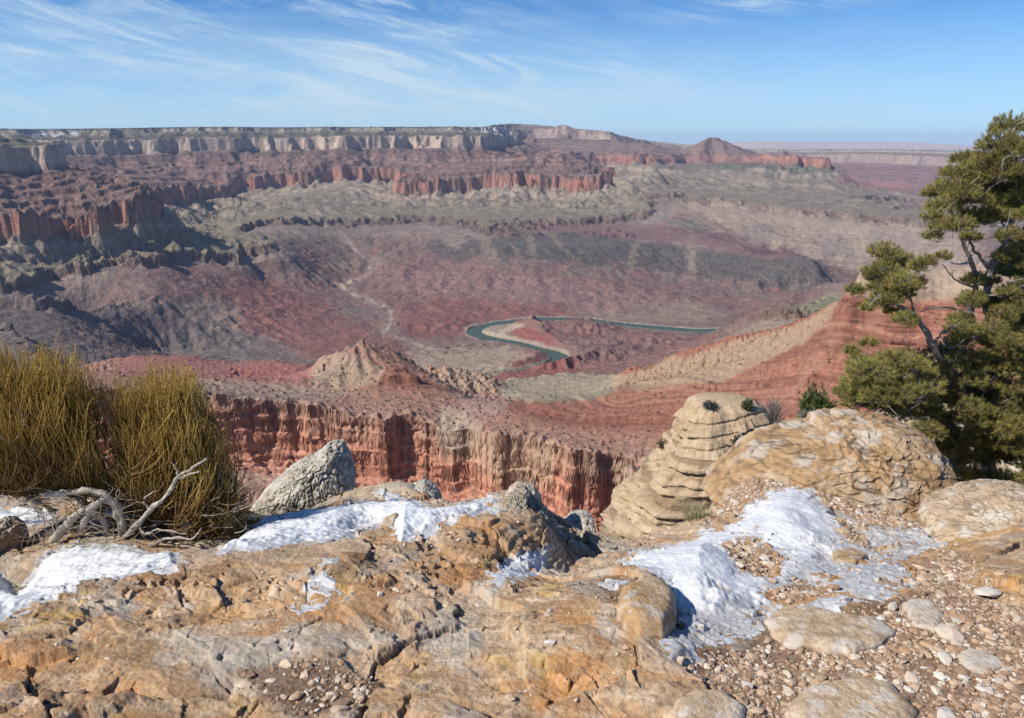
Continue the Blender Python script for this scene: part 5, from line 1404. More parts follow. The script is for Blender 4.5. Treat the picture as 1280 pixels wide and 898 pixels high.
outline_rock('rock', [(452, 640), (470, 633), (500, 632), (512, 640), (495, 647), (465, 648)], 3.85, 0.10, 0.1, 'flat tan stone half sunk in the long snow bank', 'rock', 21, T_TAN, amp=0.1, res=(120, 80), f=8.0)
outline_rock('rock', [(1165, 672), (1180, 652), (1205, 642), (1235, 632), (1262, 622), (1300, 618), (1330, 640), (1330, 690), (1260, 700), (1195, 700)],
             3.55, 0.35, 0.6, 'broad tan slab rising at the right edge below the pine', 'rock', 22, T_TAN, amp=0.08, res=(300, 190), joints=0.03, beds=0.04, f=4.0)

# ---------------- the banded knob out beyond the ledge
def build_knob():
    y0 = 21.0
    vs = [497, 500, 505, 520, 540, 555, 570, 585, 600, 615, 630, 645, 660, 680, 700, 760, 900]
    uL = [884, 868, 861, 854, 843, 834, 824, 812, 799, 787, 775, 765, 758, 756, 753, 742, 720]
    uR = [922, 938, 948, 958, 976, 992, 1005, 1018, 1030, 1040, 1050, 1058, 1064, 1070, 1076, 1090, 1120]
    zs = np.array([at_y(640, v, y0)[2] for v in vs]); xl = np.array([at_y(u, v, y0)[0] for u, v in zip(uL, vs)]); xr = np.array([at_y(u, v, y0)[0] for u, v in zip(uR, vs)])
    nz, nf = 420, 620
    z = np.linspace(zs[0], zs[-1], nz)
    L = np.interp(-z, -zs, xl); Rr = np.interp(-z, -zs, xr)
    v_of = np.interp(-z, -zs, vs)
    phi = np.linspace(0, 2 * np.pi, nf, endpoint=False)
    cx = (L + Rr) / 2; hw = (Rr - L) / 2
    # hard pale beds stand out, soft brown ones are hollowed
    bands = [(513, 1.3, 0.06), (527, 1.5, 0.07), (538, 1.2, 0.06), (549, 2.2, 0.06), (561, 1.6, 0.10), (577, 1.4, 0.10), (591, 8, 0.09), (605, 1.5, 0.12), (613, 1.2, 0.08), (621, 1.6, 0.12), (641, 8, 0.11), (652, 1.5, 0.14), (663, 9, 0.06), (676, 1.8, 0.18), (690, 3, 0.12), (720, 6, 0.2), (760, 8, 0.25)]
    PH, ZZ = np.meshgrid(phi, z); VV = v_of[:, None] + 1.2 * perlin(np.cos(PH) * 2 + 5, np.sin(PH) * 2 + ZZ * 0.3, 301) + 0.6 * perlin(np.cos(PH) * 9 + 5, np.sin(PH) * 9, 302) + (np.cos(PH)) * 9
    cut = np.zeros_like(PH); soft = np.zeros_like(PH)
    for v0, hv, dp in bands:
        m = 1 - sstep(hv * 0.75, hv * 1.15, np.abs(VV - v0))
        cut = np.maximum(cut, m * dp); soft = np.maximum(soft, m * (0.9 if hv > 2 else 0.5))
    c_, s_ = np.cos(PH), np.sin(PH)
    ell = 1.0 / (np.abs(c_) ** 2.6 + np.abs(s_) ** 2.6) ** (1 / 2.6)
    P3 = np.stack([c_ * 3, s_ * 3, ZZ], -1)
    nse = 0.50 * fbm3(P3 * np.array((1, 1, .5)), 0.45, 4, 303) + 0.18 * (0.4 - np.abs(fbm3(P3, 0.9, 3, 304))) + 0.05 * fbm3(P3, 4, 3, 305)
    steps = 0.16 * (np.floor((VV - 500) / 9.0) - (VV - 500) / 9.0) * sstep(545, 560, VV)
    bed = np.searchsorted(np.array([513, 527, 538, 549, 561, 577, 584, 599, 605, 613, 621, 634, 649, 652, 655, 671, 676, 690, 705, 730, 760]), VV.ravel()).reshape(VV.shape)
    kx = bed * 3.17
    nse = nse * (0.55 + 0.45 * sstep(520, 560, VV)) + sstep(503, 530, VV) * (0.13 * perlin(c_ * 2.2 + kx, s_ * 2.2 + kx * 0.7, 308) + 0.07 * perlin(c_ * 6 + kx, s_ * 6 + kx, 309) + 0.16 * (voronoi(PH * 2.4 + kx, kx * 1.3 + 0 * PH, 310)[2] % np.uint32(97) / 97.0 - 0.5))
    rr = np.maximum(hw[:, None] * ell + (nse * np.minimum(hw[:, None], 1.6) / 1.2 - cut + steps * 1.0) , 0.05)
    X = cx[:, None] + rr * c_; Y = y0 + rr * s_ * 0.85 + 0.25 * (ZZ - z[0])*-0.0
    V = np.stack([X, Y, ZZ], -1)
    a = np.arange(nz - 1)[:, None] * nf + np.arange(nf)[None]; b = np.arange(nz - 1)[:, None] * nf + (np.arange(nf)[None] + 1) % nf
    F = np.stack([a, a + nf, b + nf, b], -1).reshape(-1, 4)
    Vf = V.reshape(-1, 3); n = len(Vf)
    Vf = np.vstack([Vf, [[cx[0], y0, z[0] + 0.03]]])
    i = np.arange(nf); F = np.vstack([F, np.stack([np.full(nf, n), i, (i + 1) % nf, (i + 1) % nf], -1)])
    C = rock_tones(V, 306, (.44, .32, .20), (.52, .41, .285), (.30, .20, .12), None, f=1.2)
    C = mixc(C, soft * 0.85, (.20, .135, .08))
    C = mixc(C, sstep(0.1, 0.5, perlin(PH * 0 + .5, VV / 2.2, 307)) * 0.3, (.42, .31, .2))
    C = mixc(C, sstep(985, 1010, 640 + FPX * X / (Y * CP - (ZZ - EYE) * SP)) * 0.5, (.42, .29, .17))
    C = np.vstack([C.reshape(-1, 3), C.reshape(-1, 3)[:1]])
    base = np.array([cx.mean(), y0, z[-1]])
    o = np_mesh('rock_outcrop', Vf - base, tri(F), MAT_BIGSTONE, colors=C)
    o.location = base
    tag(o, 'tall cream rock knob of stacked beds with brown hollowed bands beyond the snow', 'outcrop')
    return o
knob = build_knob()

# ---------------- looking up places on the ledge
def ground_index(x, y):
    s, r = LEDGE_SHEET['s'], LEDGE_SHEET['r']
    a = np.arctan2(x, y); q = np.hypot(x, y)
    i = np.clip(np.searchsorted(s, a), 1, len(s) - 1); i = i - (np.abs(s[i - 1] - a) < np.abs(s[i] - a))
    j = np.clip(np.searchsorted(r, q), 1, len(r) - 1); j = j - (np.abs(r[j - 1] - q) < np.abs(r[j] - q))
    return i, j
def ground_z(x, y):
    i, j = ground_index(np.asarray(x, float), np.asarray(y, float))
    return LEDGE_SHEET['Z'][i, j]
_u2, _v2 = project(LEDGE_SHEET['X'], LEDGE_SHEET['Y'], LEDGE_SHEET['Z'])
_ok = (np.abs(LEDGE_SHEET['s'])[:, None] < 0.8) & (LEDGE_SHEET['r'][None] > 1.2) & (LEDGE_SHEET['r'][None] < 7)
def ground_hit(u, v):
    d = (_u2 - u) ** 2 + (_v2 - v) ** 2
    d = np.where(_ok, d, 1e9)
    near = np.where(d < max(9.0, d.min() * 1.5), LEDGE_SHEET['r'][None] + 0 * d, 1e9)
    k = np.unravel_index(np.argmin(near), d.shape)
    return np.array([LEDGE_SHEET['X'][k], LEDGE_SHEET['Y'][k], LEDGE_SHEET['Z'][k]])


def flat_slab(outline, hgt, label, seed, tones, cat='stone', name='flat_stone', f=7.0):
    """a flat stone bedded in the gravel, traced outline laid on the ground"""
    P = np.array([ground_hit(*q) for q in outline]); c = P.mean(0)
    seg = []
    for i in range(len(P)):
        a, b = P[i], P[(i + 1) % len(P)]
        for k in np.linspace(0, 1, 12, endpoint=False): seg.append(a + (b - a) * k)
    seg = np.array(seg); ang = np.arctan2(seg[:, 1] - c[1], seg[:, 0] - c[0]); rad = np.hypot(seg[:, 1] - c[1], seg[:, 0] - c[0])
    o_ = np.argsort(ang); ang, rad = ang[o_], rad[o_]
    # plane of the ground under it
    A = np.c_[P[:, 0] - c[0], P[:, 1] - c[1], np.ones(len(P))]; pl = np.linalg.lstsq(A, P[:, 2], rcond=None)[0]
    nf, nr = 220, 90
    th = np.linspace(0, 2 * np.pi, nf, endpoint=False); t = np.concatenate([np.linspace(0, 0.9, nr - 30)[1:], np.linspace(0.9, 1.06, 31)])
    TH, TT = np.meshgrid(th, t)
    Rt = np.interp(TH, ang, rad, period=2 * np.pi) * (1 + 0.05 * perlin(np.cos(TH) * 4 + seed, np.sin(TH) * 4, seed))
    x = Rt * np.cos(TH) * np.minimum(TT, 1.0 + 0.02 * (TT - 1)); y = Rt * np.sin(TH) * np.minimum(TT, 1.0)
    size = rad.mean()
    prof = 1 - np.clip(TT, 0, 1.06) ** 7 * 0.75 - sstep(0.985, 1.06, TT) * 1.4
    q = np.stack([x, y, 0 * x], -1) / size
    rel = 0.22 * fbm3(q, 1.4, 4, seed) + 0.10 * (0.5 - np.abs(fbm3(q, 4, 4, seed + 1)) * 2) + 0.04 * fbm3(q, 16, 2, seed + 2)
    z = pl[2] - c[2] + pl[0] * x + pl[1] * y + hgt * prof + rel * size * 0.22 * (1 - sstep(0.97, 1.05, TT))
    V = np.stack([x, y, z], -1); m = len(t)
    a = np.arange(m - 1)[:, None] * nf + np.arange(nf)[None]; b = np.arange(m - 1)[:, None] * nf + (np.arange(nf)[None] + 1) % nf
    F = np.stack([a, a + nf, b + nf, b], -1).reshape(-1, 4)
    Vf = np.vstack([V.reshape(-1, 3), [[0, 0, z[0].mean()]]]); i = np.arange(nf)
    F = np.vstack([F, np.stack([np.full(nf, len(Vf) - 1), i, (i + 1) % nf, (i + 1) % nf], -1)])
    C = rock_tones(Vf + c, seed, *tones, f=f)
    o = np_mesh(name, Vf, tri(F), MAT_STONE, colors=C); o.location = c
    tag(o, label, cat)
    return o

flat_slab([(958, 778), (975, 764), (1010, 757), (1045, 770), (1100, 774), (1122, 790), (1105, 808), (1062, 818), (1020, 812), (980, 808)], 0.035, 'wide rounded tan stone at the lower rim of the large snow patch', 31, T_TAN)
flat_slab([(1128, 756), (1140, 749), (1165, 751), (1183, 770), (1172, 788), (1145, 784)], 0.02, 'pale flat stone in the gravel right of the wide rounded stone', 32, T_PALE)
flat_slab([(1195, 818), (1212, 808), (1240, 814), (1258, 828), (1240, 842), (1212, 838)], 0.012, 'thin cream flat stone bedded in gravel near the lower right corner', 33, T_PALE)
flat_slab([(982, 888), (1005, 864), (1065, 853), (1120, 858), (1148, 890), (1140, 935), (1000, 940)], 0.045, 'large layered tan slab at the bottom edge between gravel and ice sheet', 34, T_TAN)
flat_slab([(771, 772), (776, 748), (800, 731), (830, 729), (846, 755), (846, 785), (830, 797), (800, 792)], 0.07, 'ochre stone with a white crust beside the lower snow tongue', 35, T_OCHRE)
flat_slab([(842, 880), (870, 862), (905, 868), (935, 888), (930, 930), (850, 930)], 0.03, 'tan flat stone left of the thin ice sheet at the bottom edge', 36, T_TAN)
flat_slab([(1040, 690), (1065, 684), (1085, 694), (1070, 704), (1045, 702)], 0.02, 'rusty stone melting out of the upper snow crust', 37, T_OCHRE)

# ---------------- gravel and loose stones
_ICO_V = np.array([(0, .5257, .8507), (0, -.5257, .8507), (0, .5257, -.8507), (0, -.5257, -.8507), (.5257, .8507, 0), (-.5257, .8507, 0), (.5257, -.8507, 0), (-.5257, -.8507, 0), (.8507, 0, .5257), (-.8507, 0, .5257), (.8507, 0, -.5257), (-.8507, 0, -.5257)])
_ICO_F = np.array([(0, 1, 8), (0, 9, 1), (0, 4, 5), (0, 8, 4), (0, 5, 9), (1, 6, 8), (1, 9, 7), (1, 7, 6), (2, 5, 4), (2, 4, 10), (2, 11, 5), (2, 10, 11), (3, 7, 11), (3, 6, 7), (3, 10, 6), (3, 11, 10), (4, 8, 10), (5, 11, 9), (6, 10, 8), (7, 9, 11)])
def stones(pos, size, rng, flat=0.55):
    n = len(pos)
    V = _ICO_V[None] * (0.75 + 0.5 * rng.rand(n, 12, 1)) * np.stack([1 + 0.5 * rng.rand(n), 0.7 + 0.4 * rng.rand(n), flat * (0.7 + 0.6 * rng.rand(n))], -1)[:, None]
    a = rng.rand(n) * 6.283; ca, sa = np.cos(a), np.sin(a)
    t = (rng.rand(n) - 0.5) * 0.9; ct, st = np.cos(t), np.sin(t)
    x, y, z = V[..., 0], V[..., 1], V[..., 2]
    y, z = y * ct[:, None] - z * st[:, None], y * st[:, None] + z * ct[:, None]
    V = np.stack([x * ca[:, None] - y * sa[:, None], x * sa[:, None] + y * ca[:, None], z], -1) * size[:, None, None]
    return (V + pos[:, None]).reshape(-1, 3), (_ICO_F[None] + 12 * np.arange(n)[:, None, None]).reshape(-1, 3)

def build_gravel():
    rng = np.random.RandomState(77)
    L = LEDGE_SHEET
    area = (np.gradient(L['s'])[:, None] * np.gradient(L['r'])[None] * L['r'][None])
    dens = 0.3 + 0.7 * sstep(-0.2, 0.25, fbm(L['X'] * 5, L['Y'] * 5, 4, 311))
    inview = (np.abs(L['s'])[:, None] < 0.80) & (L['r'][None] > 1.5) & (L['r'][None] < 6.2)
    wgt = area * inview * (np.clip(L['gz'], 0, 1) * dens + 0.035 * sstep(0.0, 0.3, fbm(L['X'] * 3, L['Y'] * 3, 4, 312)) * (L['r'][None] < 4.6)) * (1 - 0.6 * np.clip(L['wet'], 0, 1))
    wgt = (wgt / wgt.sum()).ravel()
    pals = np.array([(.50, .375, .265), (.55, .45, .345), (.44, .305, .20), (.35, .225, .14), (.49, .35, .235), (.58, .51, .43), (.28, .18, .115), (.42, .27, .165)])
    n = 19000
    k = rng.choice(wgt.size, n, p=wgt)
    size = np.clip(rng.lognormal(math.log(0.0052), 0.55, n), 0.002, 0.020)
    pos = L['V'][k] + np.c_[(rng.rand(n, 2) - 0.5) * 0.006, size * 0.18]
    V, F = stones(pos, size, rng)
    C = np.repeat(pals[rng.randint(0, len(pals), n)] * (0.8 + 0.35 * rng.rand(n, 1)), 12, 0)
    o = np_mesh('gravel', V, F, MAT_STONE, colors=np.clip(C, 0, .8), smooth=False); tag(o, kind='stuff')
    # loose stones one could pick up
    protos = []
    for i in range(6):
        Vs, Fs = stones(np.zeros((1, 3)), np.ones(1), rng)
        me_o = np_mesh('loose_stone', Vs, Fs, MAT_STONE, colors=np.repeat(pals[[i]], 12, 0), smooth=False)
        bev = me_o.modifiers.new('b', 'BEVEL'); bev.width = 0.12; bev.segments = 2
        protos.append(me_o)
    spots = rng.choice(wgt.size, 64, p=wgt)
    for i, kk in enumerate(spots):
        o = protos[i] if i < 6 else protos[i % 6].copy()
        if i >= 6: col.objects.link(o)
        sz = 0.018 + 0.03 * rng.rand() ** 2
        p = L['V'][kk]
        o.location = (p[0], p[1], p[2] + sz * 0.2); o.scale = (sz, sz, sz * 0.8); o.rotation_euler = (0.2 * rng.randn(), 0.2 * rng.randn(), rng.rand() * 6.28)
        tag(o, 'small angular pale stone lying loose on the brown gravel', 'loose stone', 'loose stones on the gravel')
build_gravel()

# =================================================================== PLANTS
def smooth_line(P, n):
    """Catmull-Rom through the points"""
    P = np.asarray(P, float)
    Q = np.vstack([2 * P[0] - P[1], P, 2 * P[-1] - P[-2]])
    t = np.linspace(0, len(P) - 1 - 1e-6, n); i = t.astype(int); f = (t - i)[:, None]
    a, b, c, d = Q[i], Q[i + 1], Q[i + 2], Q[i + 3]
    return 0.5 * (2 * b + (c - a) * f + (2 * a - 5 * b + 4 * c - d) * f ** 2 + (3 * b - 3 * c + d - a) * f ** 3)


def tube_arrays(P, R, sides=6, lump=0.0, seed=0):
    """tapered tube along P with radii R"""
    P = np.asarray(P, float); n = len(P)
    d = np.gradient(P, axis=0); d /= np.linalg.norm(d, axis=1)[:, None] + 1e-9
    ref = np.where(np.abs(d[:, 2:3]) > 0.9, np.array([[1.0, 0, 0]]), np.array([[0, 0, 1.0]]))
    a = np.cross(d, ref); a /= np.linalg.norm(a, axis=1)[:, None] + 1e-9
    b = np.cross(d, a)
    th = np.linspace(0, 2 * np.pi, sides, endpoint=False)
    RR = np.asarray(R, float)[:, None] * np.ones((1, sides))
    if lump:
        RR = RR * (1 + lump * perlin(np.cos(th)[None] * 1.5 + seed, np.arange(n)[:, None] * 0.35 + np.sin(th)[None] * 1.5, seed))
    V = P[:, None] + RR[..., None] * (np.cos(th)[None, :, None] * a[:, None] + np.sin(th)[None, :, None] * b[:, None])
    i = np.arange(n - 1)[:, None] * sides + np.arange(sides)[None]; j = np.arange(n - 1)[:, None] * sides + (np.arange(sides)[None] + 1) % sides
    F = np.stack([i, j, j + sides, i + sides], -1).reshape(-1, 4)
    return V.reshape(-1, 3), F


class Bag:
    """collects arrays into one mesh"""
    def __init__(self): self.V, self.F, self.C, self.n = [], [], [], 0
    def add(self, V, F, C):
        self.V.append(V); self.F.append(F + self.n); self.n += len(V)
        C = np.asarray(C, float)
        self.C.append(np.broadcast_to(C, V.shape) if C.ndim == 1 else C)
    def build(self, name, mat, parent=None, base=None, smooth=True):
        V = np.vstack(self.V)
        if base is not None: V = V - np.asarray(base)
        return np_mesh(name, V, np.vstack(self.F), mat, parent=parent, colors=np.clip(np.vstack(self.C), 0, 1), smooth=smooth)


MAT_BARK = tone_material('bark', 60.0, 0.30, 0.8, 0.006, 0.95, (1, 1, 0.35), 6.0, 0.1)
MAT_STEM = tone_material('green_stems', 30.0, 0.12, 0.0, 0.001, 0.7, (1, 1, 1), 2.0, 0.2)
MAT_NEEDLE = tone_material('pine_needles', 25.0, 0.15, 0.0, 0.001, 0.6, (1, 1, 1), 2.0, 0.25)


def many_stems(root, tip, bend, r0, segs=5, sides=3):
    """n thin curved stems at once"""
    n = len(root)
    t = np.linspace(0, 1, segs + 1)[None, :, None]
    P = root[:, None] * (1 - t) + tip[:, None] * t + bend[:, None] * (4 * t * (1 - t))
    d = tip - root; d /= np.linalg.norm(d, axis=1)[:, None] + 1e-9
    a = np.cross(d, np.array([0.3, 1.0, 0.1])); a /= np.linalg.norm(a, axis=1)[:, None] + 1e-9; b = np.cross(d, a)
    th = np.linspace(0, 2 * np.pi, sides, endpoint=False)
    rad = r0[:, None, None, None] * (1 - 0.45 * t[..., None])
    V = P[:, :, None] + rad * (np.cos(th)[None, None, :, None] * a[:, None, None] + np.sin(th)[None, None, :, None] * b[:, None, None])
    k = np.arange(segs)[:, None] * sides + np.arange(sides)[None]; j = np.arange(segs)[:, None] * sides + (np.arange(sides)[None] + 1) % sides
    F = np.stack([k, j, j + sides, k + sides], -1).reshape(-1, 4)
    F = (F[None] + (np.arange(n) * (segs + 1) * sides)[:, None, None]).reshape(-1, 4)
    return V.reshape(-1, 3), F, np.broadcast_to(t[..., None], (n, segs + 1, sides, 1)).reshape(-1)


def build_joint_shrub():
    rng = np.random.RandomState(5)
    base = ground_hit(165, 668)
    root = empty('shrub', tuple(base))
    tag(root, 'big broom-like yellow green shrub with bare grey twisted wood at its foot', 'shrub')
    y0 = 3.65
    outline = [(-90, 452), (-40, 440), (0, 436), (45, 431), (88, 443), (112, 462), (128, 492), (140, 480), (168, 462), (212, 454), (242, 461), (256, 492), (266, 530), (285, 562), (305, 592), (313, 625), (303, 658), (280, 684), (245, 684), (218, 650), (192, 628), (130, 618), (60, 612), (0, 604), (-90, 604)]
    # clump tips spread through the body of the shrub
    cl = []
    while len(cl) < 1000:
        u = rng.uniform(-90, 315, 400); v = rng.uniform(430, 690, 400)
        sd = poly_sd(u, v, outline)
        gap = ((u - 128) / 16) ** 2 + ((v - 515) / 45) ** 2
        k = (sd > 14 * perlin(u / 26, v / 40, 77)) & (perlin(u / 30 + 3, v / 45, 78) > -0.42) & ((gap > 1) | (rng.rand(400) < 0.1))
        cl += list(zip(u[k], v[k], sd[k]))
    cl = np.array(cl[:1000])
    n = 9
    U = np.repeat(cl[:, 0], n) + rng.randn(len(cl) * n) * 11; Vv = np.repeat(cl[:, 1], n) + rng.randn(len(cl) * n) * 9
    sd = np.maximum(np.repeat(cl[:, 2], n), 3)
    dy = np.repeat((rng.rand(len(cl)) * 2 - 1), n) * 0.40 * np.sqrt(np.minimum(sd / 85, 1)) + rng.randn(len(U)) * 0.03
    yy = y0 + dy
    dep = 4.2
    tip = np.array([at_y(a, b, c) for a, b, c in zip(U, Vv, yy)])
    pxm = dep / FPX
    # stems fan out from the middle of each lobe
    uc = np.where(U < 118, 20.0, 205.0); wd = np.where(U < 118, 120.0, 95.0)
    lean = np.clip((U - uc) / wd, -1.2, 1.2) + 0.42 * np.repeat(rng.randn(len(cl)), n)
    low = sstep(560, 660, Vv)
    ln = (0.24 + 0.20 * rng.rand(len(U))) * (1 - 0.35 * low) * (0.8 + 0.4 * np.repeat(rng.rand(len(cl)), n))
    vmax = np.interp(U, [-90, 120, 150, 205, 240, 320], [618, 624, 650, 668, 694, 694])
    ln = np.minimum(ln, np.maximum(0.07, (vmax - Vv) * dep / FPX))
    dirv = np.stack([0.75 * lean + 0.5 * low * np.sign(lean) + 0.10 * rng.randn(len(U)), 0.7 * dy + 0.08 * rng.randn(len(U)), np.ones(len(U)) * (1 - 0.25 * low)], 1)
    dirv /= np.linalg.norm(dirv, axis=1)[:, None]
    rt = tip - dirv * ln[:, None]
    cm = np.repeat(rt.reshape(len(cl), n, 3).mean(1), n, 0); rt = cm + (rt - cm) * 0.35
    bend = np.stack([0.16 * lean * ln + 0.03 * rng.randn(len(U)), 0.025 * rng.randn(len(U)), -0.05 * ln], 1)
    V, F, t = many_stems(rt, tip, bend, 0.0017 + 0.0012 * rng.rand(len(U)))
    m = 18
    hue = np.repeat(np.clip(np.repeat(rng.rand(len(cl)), n) * 0.6 + 0.4 * rng.rand(len(U)), 0, 1), m)
    lo, mid, hi = np.array((.14, .075, .03)), np.array((.30, .19, .05)), np.array((.58, .41, .10))
    C = lo + (mid - lo) * sstep(0.1, 0.7, t)[:, None] + (hi - mid) * sstep(0.6, 1.0, t)[:, None]
    shade = np.repeat(np.repeat(0.65 + 0.6 * rng.rand(len(cl)), n), m)[:, None]
    C = C * shade * (1 - 0.45 * hue[:, None]) + np.array((.44, .24, .06)) * 0.45 * hue[:, None] * (0.5 + 0.5 * t[:, None])
    np_mesh('stems', V - base, F, MAT_STEM, parent=root, colors=C)
    # the wood: pale twisted branches, each a part
    wood = [([(150, 682, 3.50), (156, 672, 3.47), (172, 655, 3.43), (188, 637, 3.41), (207, 621, 3.37), (222, 598, 3.35), (240, 585, 3.33), (259, 573, 3.30)], .021, .005),
            ([(215, 612, 3.35), (222, 590, 3.35), (214, 578, 3.35)], .010, .003), ([(224, 598, 3.35), (240, 592, 3.33), (250, 590, 3.30)], .008, .002),
            ([(58, 618, 3.45), (84, 616, 3.43), (110, 613, 3.41), (134, 620, 3.41), (150, 638, 3.43), (155, 662, 3.47)], .020, .017),
            ([(100, 664, 3.50), (112, 640, 3.45), (132, 622, 3.43), (148, 648, 3.45), (152, 674, 3.50)], .022, .016),
            ([(66, 676, 3.53), (84, 655, 3.49), (104, 638, 3.45), (122, 642, 3.47), (138, 668, 3.51)], .026, .018),
            ([(120, 684, 3.47), (150, 680, 3.43), (185, 682, 3.41), (214, 672, 3.37), (240, 674, 3.35), (252, 660, 3.33)], .014, .004),
            ([(172, 656, 3.43), (182, 668, 3.41), (198, 662, 3.39), (232, 668, 3.35)], .010, .003), ([(188, 638, 3.41), (180, 625, 3.41), (196, 612, 3.39)], .009, .003),
            ([(-30, 530, 3.35), (0, 545, 3.35), (16, 556, 3.37), (40, 562, 3.41), (60, 590, 3.45)], .008, .008), ([(16, 556, 3.37), (30, 530, 3.35), (24, 512, 3.35)], .006, .002), ([(150, 640, 3.65), (120, 560, 3.70), (100, 500, 3.75)], .018, .006),
            ([(160, 660, 3.65), (195, 590, 3.70), (210, 520, 3.75)], .018, .006), ([(150, 660, 3.70), (60, 590, 3.70), (20, 510, 3.75)], .018, .006), ([(170, 670, 3.60), (230, 640, 3.60), (275, 610, 3.60)], .014, .005), ([(70, 640, 3.65), (0, 600, 3.65), (-60, 540, 3.65)], .016, .006)]
    for i, (pp, r0, r1) in enumerate(wood):
        P = smooth_line([at_y(*q) for q in pp], 12 * len(pp))
        nn = len(P); w = np.linspace(0, 1, nn)
        P = P + 0.008 * np.stack([fbm(w * 9 + i, w * 0 + 1, 2, 401), fbm(w * 9 + i, w * 0 + 5, 2, 402), fbm(w * 9 + i, w * 0 + 9, 2, 403)], 1)
        V, F = tube_arrays(P, 0.78 * (r0 + (r1 - r0) * w) * (1 + 0.18 * np.sin(w * 31 + i)), 9, 0.45, 410 + i)
        C = np.array((.38, .335, .28)) * (1 + 0.5 * fbm(V[:, 0] * 40, V[:, 2] * 90, 3, 404))[:, None]
        np_mesh('branch', V - base, F, MAT_BARK, parent=root, colors=np.clip(C, .05, .7))
    # fine dead twigs around the foot, one tangle
    N = 520
    u = rng.uniform(30, 300, N); v = rng.uniform(610, 690, N)
    p0 = np.array([at_y(a, b, 3.38 + 0.25 * rng.rand()) for a, b in zip(u, v)])
    d = rng.randn(N, 3) * np.array((1, .4, .5)); d /= np.linalg.norm(d, axis=1)[:, None]
    L = 0.05 + 0.12 * rng.rand(N)
    V, F, t = many_stems(p0, p0 + d * L[:, None], rng.randn(N, 3) * 0.012, 0.0012 + 0.0018 * rng.rand(N))
    C = np.repeat(np.where(rng.rand(N, 1) < 0.5, np.array([[.38, .33, .27]]), np.array([[.24, .15, .07]])), 18, 0)
    tw = np_mesh('twigs', V - base, F, MAT_BARK, parent=root, colors=C); tw['kind'] = 'stuff'
build_joint_shrub()


def tufts(base, dirs, rng, per=26, length=0.043, width=0.0016, spread=1.0):
    """needle bunches: base (n,3), dirs (n,3)"""
    n = len(base)
    d = dirs[:, None] + rng.randn(n, per, 3) * 0.62 * spread
    d /= np.linalg.norm(d, axis=2)[..., None]
    L = length * (0.7 + 0.5 * rng.rand(n, per, 1))
    s = base[:, None] + dirs[:, None] * (rng.rand(n, per, 1) - 0.6) * length * 0.9
    side = np.cross(d, rng.randn(n, per, 3)); side /= np.linalg.norm(side, axis=2)[..., None] + 1e-9
    a = s + side * width; b = s - side * width; c = s + d * L
    V = np.stack([a, b, c], 2).reshape(-1, 3)
    return V, np.arange(len(V)).reshape(-1, 3)


